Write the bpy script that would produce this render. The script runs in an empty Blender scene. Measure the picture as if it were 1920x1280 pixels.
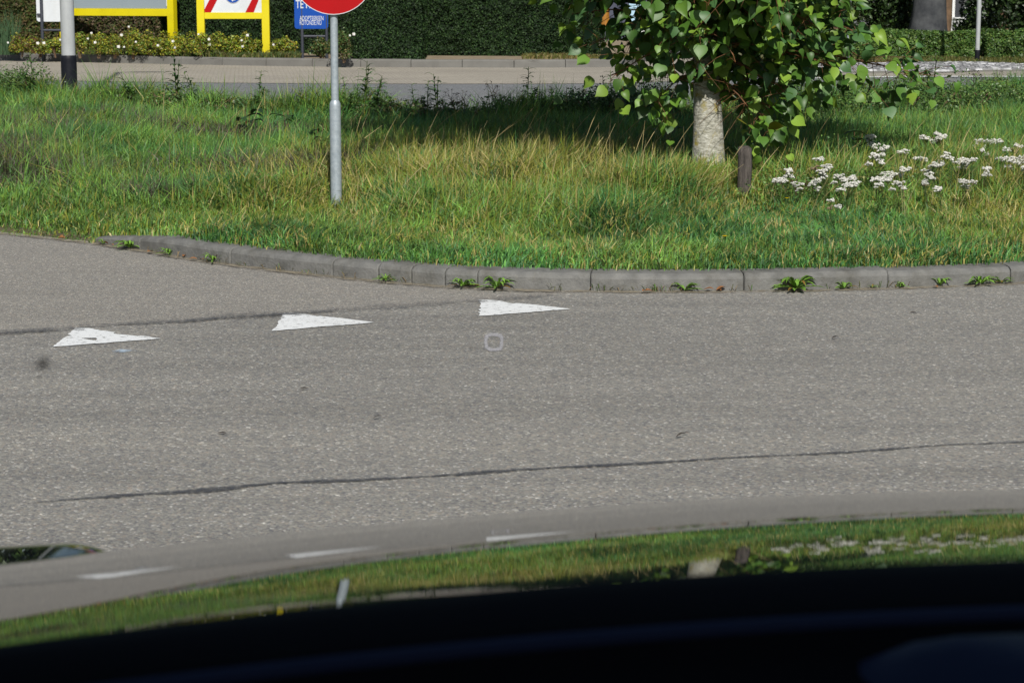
import bpy, bmesh, math, random
import numpy as np
from mathutils import Vector, Matrix

R = math.radians
rng = np.random.default_rng(11)
random.seed(7)
scene = bpy.context.scene
COL = scene.collection

# ------------------------------------------------------------------ camera
F, CAMH, PITCH = 4000.0, 1.5, math.atan(660 / 4000.0)
cam_d = bpy.data.cameras.new('camera')
cam_d.sensor_width = 36.0
cam_d.lens = 36.0 * F / 1920.0
cam_d.clip_start = 0.02
cam_d.clip_end = 2000
cam_d.dof.use_dof = True
cam_d.dof.focus_distance = 12.5
cam_d.dof.aperture_fstop = 13.0
cam = bpy.data.objects.new('camera', cam_d)
COL.objects.link(cam)
cam.location = (0, 0, CAMH)
cam.rotation_euler = (math.pi / 2 - PITCH, 0, 0)
scene.camera = cam

# ------------------------------------------------------------------ sky, sun, exposure
SUN_EL = R(40)
SH = Vector((-0.125, 0.992, 0)).normalized()          # direction in which shadows fall
SUN_DIR = Vector((-SH.x * math.cos(SUN_EL), -SH.y * math.cos(SUN_EL), math.sin(SUN_EL)))   # towards the sun
world = bpy.data.worlds.new('World')
scene.world = world
world.use_nodes = True
wn = world.node_tree.nodes
sky = wn.new('ShaderNodeTexSky')
sky.sky_type = 'NISHITA'
sky.sun_disc = False
sky.sun_elevation = SUN_EL
sky.sun_rotation = math.atan2(SUN_DIR.x, SUN_DIR.y)
world.node_tree.links.new(sky.outputs[0], wn['Background'].inputs[0])
wn['Background'].inputs[1].default_value = 0.055
sun_d = bpy.data.lights.new('sun', 'SUN')
sun_d.energy = 4.6
sun_d.angle = R(0.53)
sun_d.color = (1.0, 0.95, 0.87)
sun = bpy.data.objects.new('sun', sun_d)
COL.objects.link(sun)
sun.rotation_euler = SUN_DIR.to_track_quat('Z', 'Y').to_euler()
scene.view_settings.view_transform = 'Standard'
scene.view_settings.look = 'None'
scene.view_settings.gamma = 1.0
scene.view_settings.exposure = 0.14
scene.render.engine = 'CYCLES'
scene.cycles.max_bounces = 6
scene.cycles.transparent_max_bounces = 12


# ------------------------------------------------------------------ helpers
def pix(px, py, z=0.0):
    """world point on the plane at height z that lies at photo pixel (px, py)"""
    xc, yc = (px - 960) / F, -(py - 640) / F
    c, s = math.cos(PITCH), math.sin(PITCH)
    d = (xc, c + yc * s, -s + yc * c)
    t = (z - CAMH) / d[2]
    return Vector((d[0] * t, d[1] * t, z))


def pixd(px, py, dist):
    """world point at ground distance dist for photo pixel (px, py)"""
    xc, yc = (px - 960) / F, -(py - 640) / F
    c, s = math.cos(PITCH), math.sin(PITCH)
    d = (xc, c + yc * s, -s + yc * c)
    t = dist / d[1]
    return Vector((d[0] * t, dist, CAMH + d[2] * t))


_ng = {}


def vnoise(x, y, scale, seed=0):
    x = np.asarray(x, float) / scale
    y = np.asarray(y, float) / scale
    if seed not in _ng:
        _ng[seed] = np.random.default_rng(1000 + seed).random((128, 128))
    g = _ng[seed]
    xi, yi = np.floor(x).astype(int), np.floor(y).astype(int)
    fx, fy = x - xi, y - yi
    fx, fy = fx * fx * (3 - 2 * fx), fy * fy * (3 - 2 * fy)
    a, b = g[xi % 128, yi % 128], g[(xi + 1) % 128, yi % 128]
    c, d = g[xi % 128, (yi + 1) % 128], g[(xi + 1) % 128, (yi + 1) % 128]
    return (a * (1 - fx) + b * fx) * (1 - fy) + (c * (1 - fx) + d * fx) * fy


def sstep(a, b, x):
    t = np.clip((np.asarray(x, float) - a) / (b - a), 0, 1)
    return t * t * (3 - 2 * t)


def tri_mesh(name, v, t, col=None):
    """mesh from numpy vertices and triangles, optional per-vertex colour"""
    me = bpy.data.meshes.new(name)
    v = np.ascontiguousarray(v, np.float32)
    t = np.ascontiguousarray(t, np.int32)
    me.vertices.add(len(v))
    me.vertices.foreach_set('co', v.ravel())
    me.loops.add(t.size)
    me.loops.foreach_set('vertex_index', t.ravel())
    me.polygons.add(len(t))
    me.polygons.foreach_set('loop_start', np.arange(0, t.size, 3, dtype=np.int32))
    me.update(calc_edges=True)
    if col is not None:
        a = me.color_attributes.new('Col', 'FLOAT_COLOR', 'POINT')
        c = np.ones((len(v), 4), np.float32)
        c[:, :3] = col
        a.data.foreach_set('color', c.ravel())
    return me


class MB:
    """collects shapes; build() links them as one mesh object"""

    def __init__(self):
        self.v, self.f, self.c = [], [], []
        self.col = (1, 1, 1)

    def add(self, vs, fs):
        o = len(self.v)
        self.v += [tuple(p) for p in vs]
        self.c += [self.col] * len(vs)
        self.f += [tuple(i + o for i in f) for f in fs]
        return self

    def box(self, c, s, rz=0.0, bev=0.0):
        bm = bmesh.new()
        bmesh.ops.create_cube(bm, size=1)
        bmesh.ops.scale(bm, vec=s, verts=bm.verts)
        if bev:
            bmesh.ops.bevel(bm, geom=bm.edges[:], offset=bev, segments=2, affect='EDGES')
        bmesh.ops.rotate(bm, cent=(0, 0, 0), matrix=Matrix.Rotation(rz, 3, 'Z'), verts=bm.verts)
        bmesh.ops.translate(bm, vec=c, verts=bm.verts)
        bm.verts.index_update()
        self.add([v.co[:] for v in bm.verts], [[v.index for v in f.verts] for f in bm.faces])
        bm.free()
        return self

    def tube(self, pts, rad, n=8, cap=True):
        pts = [Vector(p) for p in pts]
        if not hasattr(rad, '__len__'):
            rad = [rad] * len(pts)
        vs, fs = [], []
        up = Vector((0, 0, 1))
        prev = None
        for i, p in enumerate(pts):
            t = (pts[min(i + 1, len(pts) - 1)] - pts[max(i - 1, 0)]).normalized()
            if prev is None:
                a = t.cross(up if abs(t.z) < 0.95 else Vector((1, 0, 0))).normalized()
            else:
                a = (prev - t * prev.dot(t)).normalized()
            prev = a
            b = t.cross(a)
            for k in range(n):
                q = 2 * math.pi * k / n
                vs.append(p + (a * math.cos(q) + b * math.sin(q)) * rad[i])
        for i in range(len(pts) - 1):
            for k in range(n):
                k2 = (k + 1) % n
                fs.append((i * n + k, i * n + k2, (i + 1) * n + k2, (i + 1) * n + k))
        if cap:
            m = len(vs)                                  # caps get their own vertices so that the sides shade round
            vs += vs[:n] + vs[(len(pts) - 1) * n:len(pts) * n]
            fs.append(tuple(range(m + n - 1, m - 1, -1)))
            fs.append(tuple(range(m + n, m + 2 * n)))
        return self.add(vs, fs)

    def prism(self, poly, y0, y1):
        """polygon in the x-z plane extruded from y0 to y1"""
        n = len(poly)
        vs = [(p[0], y0, p[1]) for p in poly] + [(p[0], y1, p[1]) for p in poly]
        fs = [tuple(range(n)), tuple(range(2 * n - 1, n - 1, -1))]
        fs += [(i, i + n, (i + 1) % n + n, (i + 1) % n) for i in range(n)]
        return self.add(vs, fs)

    def mesh(self, name, smooth=False, colour=False):
        me = bpy.data.meshes.new(name)
        me.from_pydata(self.v, [], self.f)
        if colour:
            a = me.color_attributes.new('Col', 'FLOAT_COLOR', 'POINT')
            c = np.ones((len(self.v), 4), np.float32)
            c[:, :3] = np.array(self.c)
            a.data.foreach_set('color', c.ravel())
        if smooth:
            me.polygons.foreach_set('use_smooth', [True] * len(me.polygons))
        me.update()
        return me

    def build(self, name, mat, parent=None, smooth=False, colour=False):
        return link(name, self.mesh(name, smooth, colour), mat, parent)


def link(name, me, mat, parent=None):
    if mat is not None and len(me.materials) == 0:
        me.materials.append(mat)
    o = bpy.data.objects.new(name, me)
    COL.objects.link(o)
    if parent is not None:
        o.parent = parent
    return o


def empty(name, loc=(0, 0, 0), rz=0.0):
    o = bpy.data.objects.new(name, None)
    o.empty_display_size = 0.2
    COL.objects.link(o)
    o.location = loc
    o.rotation_euler = (0, 0, rz)
    return o


def tag(o, label, cat, group=None, kind=None):
    o['label'] = label
    o['category'] = cat
    if group:
        o['group'] = group
    if kind:
        o['kind'] = kind
    return o


def struct(o):
    o['kind'] = 'structure'
    return o


def copy_tree(o, parent=None):
    c = o.copy()
    COL.objects.link(c)
    c.parent = parent
    for ch in o.children:
        copy_tree(ch, c)
    return c


# ------------------------------------------------------------------ materials
def new_mat(name):
    m = bpy.data.materials.new(name)
    m.use_nodes = True
    nt = m.node_tree
    return m, nt.nodes, nt.links, nt.nodes['Principled BSDF']


def ramp(N, stops, interp='LINEAR'):
    r = N.new('ShaderNodeValToRGB')
    e = r.color_ramp.elements
    r.color_ramp.interpolation = interp
    while len(e) < len(stops):
        e.new(0.5)
    for i, (p, c) in enumerate(stops):
        e[i].position = p
        e[i].color = (*c, 1)
    return r


def noise(N, L, vec, scale, detail=4, rough=0.6):
    n = N.new('ShaderNodeTexNoise')
    n.inputs['Scale'].default_value = scale
    n.inputs['Detail'].default_value = detail
    n.inputs['Roughness'].default_value = rough
    L.new(vec, n.inputs['Vector'])
    return n


def mat_noise(name, c1, c2, scale=8.0, rough=0.7, bump=0.0, metal=0.0, spec=0.5, detail=5, coat=0.0):
    m, N, L, P = new_mat(name)
    tc = N.new('ShaderNodeTexCoord')
    n = noise(N, L, tc.outputs['Object'], scale, detail)
    r = ramp(N, [(0.3, c1), (0.7, c2)])
    L.new(n.outputs['Fac'], r.inputs['Fac'])
    L.new(r.outputs['Color'], P.inputs['Base Color'])
    P.inputs['Roughness'].default_value = rough
    P.inputs['Metallic'].default_value = metal
    P.inputs['Specular IOR Level'].default_value = spec
    P.inputs['Coat Weight'].default_value = coat
    if bump:
        b = N.new('ShaderNodeBump')
        b.inputs['Strength'].default_value = bump
        b.inputs['Distance'].default_value = 0.01
        n2 = noise(N, L, tc.outputs['Object'], scale * 5, 4)
        L.new(n2.outputs['Fac'], b.inputs['Height'])
        L.new(b.outputs['Normal'], P.inputs['Normal'])
    return m


def mat_leaf(name, trans=0.35, rough=0.5, spec=0.3):
    """foliage: colour of each leaf comes from the mesh, light passes through"""
    m, N, L, P = new_mat(name)
    a = N.new('ShaderNodeAttribute')
    a.attribute_name = 'Col'
    L.new(a.outputs['Color'], P.inputs['Base Color'])
    P.inputs['Roughness'].default_value = rough
    P.inputs['Specular IOR Level'].default_value = spec
    t = N.new('ShaderNodeBsdfTranslucent')
    hs = N.new('ShaderNodeHueSaturation')
    hs.inputs['Value'].default_value = 1.15
    hs.inputs['Hue'].default_value = 0.485
    L.new(a.outputs['Color'], hs.inputs['Color'])
    L.new(hs.outputs['Color'], t.inputs['Color'])
    mx = N.new('ShaderNodeMixShader')
    mx.inputs[0].default_value = trans
    L.new(P.outputs[0], mx.inputs[1])
    L.new(t.outputs[0], mx.inputs[2])
    L.new(mx.outputs[0], N['Material Output'].inputs['Surface'])
    return m


def mat_asphalt(name, tint=(1, 1, 1), stone=95.0, warm=0.0, gain=1.0, patch=0.1):
    """exposed-aggregate asphalt: small chippings of mixed greys, tans, reds in dark binder"""
    m, N, L, P = new_mat(name)
    tc = N.new('ShaderNodeTexCoord')
    vec = tc.outputs['Object']

    def chips(scale, seed):
        mp = N.new('ShaderNodeMapping')
        mp.inputs['Location'].default_value = (seed, seed * 1.7, 0)
        L.new(vec, mp.inputs['Vector'])
        v = N.new('ShaderNodeTexVoronoi')
        v.voronoi_dimensions = '2D'
        v.inputs['Scale'].default_value = scale
        L.new(mp.outputs[0], v.inputs['Vector'])
        sep = N.new('ShaderNodeSeparateColor')
        L.new(v.outputs['Color'], sep.inputs[0])
        return v, sep
    v1, s1 = chips(stone, 3.1)
    g = gain
    r1 = ramp(N, [(0.0, (.125 * g, .125 * g, .135 * g)), (0.15, (.175 * g, .175 * g, .18 * g)), (0.4, (.215 * g, .21 * g, .20 * g)),
                  (0.66, (.245 * g, .24 * g, .225 * g)), (0.80, (.265 * g, .23 * g, .205 * g)), (0.85, (.27 * g, .262 * g, .24 * g)),
                  (0.96, (.31 * g, .305 * g, .295 * g)), (1.0, (.56 * g, .55 * g, .535 * g))])
    L.new(s1.outputs[0], r1.inputs['Fac'])
    v2, s2 = chips(stone * 0.45, 9.7)
    r2 = ramp(N, [(0.0, (.80, .80, .82)), (0.2, (.95, .95, .96)), (0.8, (1.0, .995, .985)), (0.95, (1.06, 1.04, 1.01)), (1.0, (1.42, 1.41, 1.38))])
    L.new(s2.outputs[1], r2.inputs['Fac'])
    mul = N.new('ShaderNodeMix')
    mul.data_type = 'RGBA'
    mul.blend_type = 'MULTIPLY'
    mul.inputs[0].default_value = 1.0
    L.new(r1.outputs['Color'], mul.inputs[6])
    L.new(r2.outputs['Color'], mul.inputs[7])
    # broad stains and worn tracks
    ms = N.new('ShaderNodeMapping')
    ms.inputs['Scale'].default_value = (0.16, 1.5, 1)
    ms.inputs['Rotation'].default_value = (0, 0, R(-6))
    L.new(vec, ms.inputs['Vector'])
    n = noise(N, L, ms.outputs[0], 1.1, 7, 0.68)
    r3 = ramp(N, [(0.25, (1 - patch * 1.3,) * 3), (0.5, (1, 1, 1)), (0.75, (1 + patch, 1 + patch * 0.9, 1 + patch * 0.7))])
    L.new(n.outputs['Fac'], r3.inputs['Fac'])
    mul2 = N.new('ShaderNodeMix')
    mul2.data_type = 'RGBA'
    mul2.blend_type = 'MULTIPLY'
    mul2.inputs[0].default_value = 1.0
    L.new(mul.outputs[2], mul2.inputs[6])
    L.new(r3.outputs['Color'], mul2.inputs[7])
    mul3 = N.new('ShaderNodeMix')
    mul3.data_type = 'RGBA'
    mul3.blend_type = 'MULTIPLY'
    mul3.inputs[0].default_value = 1.0
    L.new(mul2.outputs[2], mul3.inputs[6])
    mul3.inputs[7].default_value = (*tint, 1)
    L.new(mul3.outputs[2], P.inputs['Base Color'])
    P.inputs['Roughness'].default_value = 0.85
    P.inputs['Specular IOR Level'].default_value = 0.25
    b = N.new('ShaderNodeBump')
    b.inputs['Strength'].default_value = 0.55
    b.inputs['Distance'].default_value = 0.004
    L.new(v1.outputs['Distance'], b.inputs['Height'])
    b.invert = True
    L.new(b.outputs['Normal'], P.inputs['Normal'])
    return m


def mat_worn(name, col, lo, hi, scale, rough=0.8, detail=6):
    """thin coat on the road that is worn through where the noise is low"""
    m, N, L, P = new_mat(name)
    tc = N.new('ShaderNodeTexCoord')
    n = noise(N, L, tc.outputs['Object'], scale, detail, 0.7)
    a = N.new('ShaderNodeAttribute')
    a.attribute_name = 'Col'
    ad = N.new('ShaderNodeMath')
    ad.operation = 'ADD'
    L.new(n.outputs['Fac'], ad.inputs[0])
    L.new(a.outputs['Fac'], ad.inputs[1])
    r = ramp(N, [(lo, (0, 0, 0)), (hi, (1, 1, 1))])
    su = N.new('ShaderNodeMath')
    su.operation = 'SUBTRACT'
    L.new(ad.outputs[0], su.inputs[0])
    su.inputs[1].default_value = 0.5
    L.new(su.outputs[0], r.inputs['Fac'])
    P.inputs['Base Color'].default_value = (*col, 1)
    P.inputs['Roughness'].default_value = rough
    P.inputs['Specular IOR Level'].default_value = 0.3
    L.new(r.outputs['Color'], P.inputs['Alpha'])
    return m


M = {}
M['road'] = mat_asphalt('road_asphalt', (1.01, 1.0, 0.975), 132, gain=1.10, patch=0.20)
M['side'] = mat_asphalt('side_road_asphalt', (1.09, 1.06, 1.015), 170, gain=1.11, patch=0.10)
M['ring'] = mat_asphalt('roundabout_asphalt', (0.84, 0.89, 0.97), 90, gain=1.0, patch=0.08)
M['paint'] = mat_noise('road_paint', (.76, .77, .79), (.84, .85, .86), 30, 0.6, 0.15)
M['kerb'] = mat_noise('kerb_concrete', (.12, .12, .118), (.19, .187, .18), 14, 0.85, 0.5)
M['kerb_far'] = mat_noise('far_kerb_concrete', (.125, .12, .112), (.17, .165, .155), 3, 0.85, 0.3)
M['soil'] = mat_noise('verge_soil', (.055, .05, .025), (.11, .09, .05), 6, 0.95, 0.5)
M['island'] = mat_noise('island_soil', (.20, .15, .10), (.32, .26, .18), 5, 0.95, 0.4)
M['apron_soil'] = mat_noise('far_ground', (.08, .09, .035), (.16, .15, .07), 0.4, 0.95, 0.2)
M['grass'] = mat_leaf('grass_blade', 0.24, 0.5, 0.35)
M['leaf'] = mat_leaf('leaf', 0.17, 0.45, 0.4)
M['needle'] = mat_leaf('needle', 0.12, 0.6, 0.25)
M['straw'] = mat_leaf('straw', 0.25, 0.6, 0.3)
M['bark'] = mat_noise('pale_bark', (.24, .22, .17), (.50, .48, .42), 22, 0.9, 0.9)
M['bark_brown'] = mat_noise('brown_bark', (.07, .045, .025), (.18, .11, .065), 6, 0.9, 0.8)
M['bark_grey'] = mat_noise('grey_bark', (.010, .012, .018), (.080, .084, .090), 2.6, 0.9, 1.0)
M['twig'] = mat_noise('red_twig', (.10, .045, .02), (.20, .085, .03), 20, 0.6)
M['oldwood'] = mat_noise('weathered_wood', (.055, .05, .05), (.17, .15, .14), 25, 0.9, 0.9)
M['galv'] = mat_noise('galvanised_steel', (.30, .35, .40), (.42, .47, .52), 45, 0.42, 0.05, 0.25)
M['alu'] = mat_noise('brushed_aluminium', (.42, .44, .46), (.48, .50, .52), 12, 0.28, 0.03, 0.12, 0.8)
M['black'] = mat_noise('black_sleeve', (.006, .007, .011), (.014, .015, .021), 15, 0.5, 0, 0, 0.2)
M['darksteel'] = mat_noise('dark_blue_steel', (.03, .035, .05), (.05, .055, .075), 15, 0.5)
M['yellow'] = mat_noise('yellow_paint', (.62, .52, .0), (.66, .56, .003), 3, 0.45)
M['red'] = mat_noise('red_sheeting', (.36, .0015, .004), (.40, .002, .005), 6, 0.4, 0, 0, 0.25)
M['white'] = mat_noise('white_sheeting', (.56, .59, .64), (.62, .65, .69), 4, 0.5, 0, 0, 0.3)
M['blue'] = mat_noise('blue_sheeting', (.004, .058, .33), (.006, .068, .37), 5, 0.4, 0, 0, 0.3)
M['greypanel'] = mat_noise('grey_panel', (.23, .28, .32), (.26, .31, .35), 1.0, 0.5)
M['slate'] = mat_noise('slate_wall', (.045, .052, .085), (.075, .085, .125), 4, 0.8, 0.3)
M['plaster'] = mat_noise('white_plaster', (.72, .74, .77), (.80, .81, .82), 2, 0.8, 0.2)
M['paleblue'] = mat_noise('pale_blue_paint', (.36, .55, .72), (.42, .61, .76), 2, 0.5)
M['wood'] = mat_noise('varnished_wood', (.20, .085, .015), (.42, .19, .03), 8, 0.4)
M['darkglass'] = mat_noise('dark_pane', (.03, .035, .045), (.06, .065, .08), 1, 0.1)
M['cobble_stone'] = mat_noise('cobble_stone', (.14, .14, .15), (.5, .5, .52), 1.7, 0.85, 0.3)
M['dust'] = mat_worn('kerb_dust', (.30, .255, .185), 0.42, 0.75, 9)
M['tar'] = mat_worn('tar_seal', (.065, .068, .078), 0.45, 0.85, 45)
M['tar_faint'] = mat_worn('tar_stain', (.085, .087, .095), 0.46, 1.0, 40)
M['spray'] = mat_worn('sprayed_white', (.46, .45, .48), 0.42, 1.0, 90)
M['spray_blue'] = mat_worn('sprayed_blue', (.45, .55, .66), 0.42, 0.85, 70)
M['deadleaf'] = mat_noise('dead_leaf', (.20, .075, .02), (.38, .17, .06), 12, 0.8)
M['darkleaf'] = mat_noise('withered_leaf', (.025, .02, .018), (.06, .045, .035), 12, 0.8)



def add_grime(m, scale, lo, hi, tint):
    """blotches of dirt over a plain material"""
    nt = m.node_tree
    P_ = nt.nodes['Principled BSDF']
    src = P_.inputs['Base Color'].links[0].from_socket
    tcn = [q for q in nt.nodes if q.type == 'TEX_COORD'][0]
    n_ = noise(nt.nodes, nt.links, tcn.outputs['Object'], scale, 8, 0.7)
    r_ = ramp(nt.nodes, [(lo, (1, 1, 1)), (hi, tint)])
    nt.links.new(n_.outputs['Fac'], r_.inputs['Fac'])
    x_ = nt.nodes.new('ShaderNodeMix')
    x_.data_type = 'RGBA'
    x_.blend_type = 'MULTIPLY'
    x_.inputs[0].default_value = 1
    nt.links.new(src, x_.inputs[6])
    nt.links.new(r_.outputs['Color'], x_.inputs[7])
    nt.links.new(x_.outputs[2], P_.inputs['Base Color'])


add_grime(M['kerb'], 5, 0.48, 0.72, (.55, .53, .47))
add_grime(M['kerb'], 40, 0.60, 0.74, (1.5, 1.48, 1.4))
add_grime(M['paint'], 34, 0.555, 0.63, (.40, .40, .39))
add_grime(M['paint'], 3, 0.5, 0.8, (.86, .85, .83))
add_grime(M['yellow'], 2.2, 0.5, 0.8, (.80, .78, .7))
add_grime(M['white'], 2.5, 0.5, 0.8, (.86, .85, .82))
add_grime(M['alu'], 6, 0.5, 0.75, (.75, .74, .72))
add_grime(M['galv'], 9, 0.5, 0.75, (.78, .77, .75))

# paving of the roundabout apron: small pavers, too far off to tell apart
m, N, L, P = new_mat('apron_pavers')
tc = N.new('ShaderNodeTexCoord')
br = N.new('ShaderNodeTexBrick')
br.inputs['Scale'].default_value = 4.7
br.inputs['Color1'].default_value = (.40, .365, .31, 1)
br.inputs['Color2'].default_value = (.34, .31, .265, 1)
br.inputs['Mortar'].default_value = (.24, .215, .18, 1)
br.inputs['Mortar Size'].default_value = 0.03
mp = N.new('ShaderNodeMapping')
mp.inputs['Rotation'].default_value = (0, 0, R(38))
L.new(tc.outputs['Object'], mp.inputs['Vector'])
L.new(mp.outputs[0], br.inputs['Vector'])
n = noise(N, L, tc.outputs['Object'], 0.6, 5)
r = ramp(N, [(0.3, (.86, .85, .85)), (0.7, (1.1, 1.09, 1.07))])
L.new(n.outputs['Fac'], r.inputs['Fac'])
mx = N.new('ShaderNodeMix')
mx.data_type = 'RGBA'
mx.blend_type = 'MULTIPLY'
mx.inputs[0].default_value = 1
L.new(br.outputs['Color'], mx.inputs[6])
L.new(r.outputs['Color'], mx.inputs[7])
L.new(mx.outputs[2], P.inputs['Base Color'])
P.inputs['Roughness'].default_value = 0.9
M['apron'] = m

# dark blue car lacquer, black plastic, windscreen
m, N, L, P = new_mat('car_lacquer')
tc = N.new('ShaderNodeTexCoord')
n = noise(N, L, tc.outputs['Object'], 55, 6, 0.7)
r = ramp(N, [(0.45, (.0035, .0045, .008)), (0.85, (.014, .014, .014))])
L.new(n.outputs['Fac'], r.inputs['Fac'])
L.new(r.outputs['Color'], P.inputs['Base Color'])
r = ramp(N, [(0.4, (.008,) * 3), (0.8, (.03,) * 3)])
L.new(n.outputs['Fac'], r.inputs['Fac'])
L.new(r.outputs['Color'], P.inputs['Roughness'])
P.inputs['IOR'].default_value = 1.5
M['lacquer'] = m
m, N, L, P = new_mat('black_plastic')
P.inputs['Base Color'].default_value = (.0035, .0035, .004, 1)
P.inputs['Roughness'].default_value = 0.75
P.inputs['Specular IOR Level'].default_value = 0.08
M['plastic'] = m
m, N, L, P = new_mat('sky_sheen_plastic')
P.inputs['Base Color'].default_value = (.008, .015, .042, 1)  # blue sheen of the sky on the dashboard, put into the base colour
P.inputs['Roughness'].default_value = 0.55
P.inputs['Specular IOR Level'].default_value = 0.2
M['sky_sheen'] = m
m, N, L, P = new_mat('windscreen_glass')
tr = N.new('ShaderNodeBsdfTransparent')
tr.inputs[0].default_value = (.955, .97, .96, 1)
gl = N.new('ShaderNodeBsdfGlossy')
gl.inputs['Roughness'].default_value = 0.02
mxs = N.new('ShaderNodeMixShader')
mxs.inputs[0].default_value = 0.015
L.new(tr.outputs[0], mxs.inputs[1])
L.new(gl.outputs[0], mxs.inputs[2])
L.new(mxs.outputs[0], N['Material Output'].inputs['Surface'])
M['glass'] = m

# ------------------------------------------------------------------ ground and roads
KERB_PX = [(0, 436), (100, 447), (175, 455), (260, 468), (350, 484), (450, 498), (600, 516), (700, 526), (850, 538), (1000, 544),
           (1200, 547), (1400, 546), (1600, 542), (1800, 536), (1920, 530)]
kp = [pix(a, b) for a, b in KERB_PX]
kpx = [-30, -16, -9, -5.6, -4.3] + [p.x for p in kp] + [3.3, 4.4, 6.0, 9.0, 14.0, 30.0]
kpy = [21, 18.4, 16.4, 14.9, 14.05] + [p.y for p in kp] + [11.2, 11.75, 12.9, 15.7, 20.5, 37]
_xs = np.linspace(-30, 30, 6001)
_ys = np.interp(_xs, kpx, kpy)
_k = np.hanning(61)
_k /= _k.sum()
_ys = np.convolve(np.pad(_ys, 30, mode='edge'), _k, 'valid')


def y_kerb(x):
    return np.interp(x, _xs, _ys)


def y_far(x):
    x = np.asarray(x, float) + 0.3
    return 21.3 + np.where(np.abs(x) < 6, 0.14 * x * x, 0.14 * 36 + (np.abs(x) - 6) * 1.2)


def sheet(name, poly, z, mat):
    me = bpy.data.meshes.new(name)
    bm = bmesh.new()
    bm.faces.new([bm.verts.new((p[0], p[1], z)) for p in poly])
    bmesh.ops.triangulate(bm, faces=bm.faces[:])
    bmesh.ops.recalc_face_normals(bm, faces=bm.faces[:])
    for f in bm.faces:
        if f.normal.z < 0:
            f.normal_flip()
    bm.to_mesh(me)
    bm.free()
    return struct(link(name, me, mat))


sheet('ground', [(-900, -900), (900, -900), (900, 900), (-900, 900)], -0.06, M['apron_soil'])
# seam between the main road and the joining road (teeth stand along it)
SEAM = [(-700, 690), (-300, 655), (0, 627), (150, 614), (300, 603), (450, 592), (600, 584), (800, 570), (950, 560), (1060, 549)]
seam_w = [pix(a, b) for a, b in SEAM]
main_poly = [(-60, -40), (60, -40), (60, 34), (6, 13.6), (seam_w[-1].x, seam_w[-1].y + 0.3)] + [(p.x, p.y) for p in reversed(seam_w)] + [(-60, 4.5)]
sheet('road', [(-60, -40), (60, -40), (60, 26), (-60, 26)], -0.004, M['side'])
mr = sheet('main_road', [(-60, -40), (60, -40), (60, 14.0), (seam_w[-1].x, 14.0)] + [(p.x, p.y) for p in reversed(seam_w)] + [(-60, 4.5)], 0.0, M['road'])
ring_poly = [(x, float(y_far(x)) - 0.8) for x in np.linspace(-14, 14, 57)] + [(60, 60), (60, 110), (-60, 110), (-60, 60)]
sheet('roundabout_road', ring_poly, 0.004, M['ring'])

# verge: one gently uneven sheet behind the kerb
nx, ny = 560, 60
gx = np.linspace(-15, 13, nx)
vv = []
for j in range(ny):
    t = j / (ny - 1)
    y0 = y_kerb(gx) + 0.10 - 0.13 * sstep(-2.50, -2.58, gx)
    yy = y0 + (y_far(gx) - y0) * t
    zz = 0.088 + 0.05 * (vnoise(gx, yy, 1.3, 1) - 0.5) * sstep(0, 0.1, t) + 0.05 * sstep(0.05, 0.4, t)
    zz = zz * (1 - sstep(0.97, 1.0, t) * 0.9)
    lf = 1 - np.interp(gx, [-2.56, -2.50, -2.20, -2.05], [0, 0.3, 0.72, 1.0])
    zz = zz * (1 - lf * (1 - sstep(0, 0.10, t))) - 0.03 * lf * (j == 0) * (gx < -2.5)
    vv.append(np.stack([gx, yy, zz], 1))
vv = np.concatenate(vv)
VZ = vv[:, 2].reshape(ny, nx)
ii = np.arange(nx * ny).reshape(ny, nx)
q = np.stack([ii[:-1, :-1].ravel(), ii[:-1, 1:].ravel(), ii[1:, 1:].ravel(), ii[1:, :-1].ravel()], 1)
tris = np.concatenate([q[:, [0, 1, 2]], q[:, [0, 2, 3]]])
vo = struct(link('verge', tri_mesh('verge', vv, tris), M['soil']))


def verge_z(x, y):
    x = np.asarray(x, float)
    y = np.asarray(y, float)
    y0 = y_kerb(x) + 0.10
    t = np.clip((y - y0) / (y_far(x) - y0), 0, 1)
    fi = np.clip((x + 15) / 28 * (nx - 1), 0, nx - 1.001)
    fj = np.clip(t * (ny - 1), 0, ny - 1.001)
    i, j = fi.astype(int), fj.astype(int)
    a, b = fi - i, fj - j
    return (VZ[j, i] * (1 - a) + VZ[j, i + 1] * a) * (1 - b) + (VZ[j + 1, i] * (1 - a) + VZ[j + 1, i + 1] * a) * b


# near kerb: each stone a part
kerb = struct(empty('kerb'))
PROF = [(0.0, -0.12), (0.0, 0.062), (0.007, 0.076), (0.022, 0.088), (0.045, 0.093), (0.13, 0.097), (0.13, -0.12)]


def kerb_frame(x):
    y = float(y_kerb(x))
    t = Vector((0.02, float(y_kerb(x + 0.01) - y_kerb(x - 0.01)), 0)).normalized()
    return Vector((x, y, 0)), Vector((-t.y, t.x, 0))


def px_of(x):
    p, _ = kerb_frame(x)
    return 960 + F * p.x / (p.y * math.cos(PITCH) + (CAMH) * math.sin(PITCH))


def x_at_px(px):
    lo, hi = -8.0, 8.0
    for _ in range(50):
        mid = (lo + hi) / 2
        if px_of(mid) < px:
            lo = mid
        else:
            hi = mid
    return lo


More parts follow.
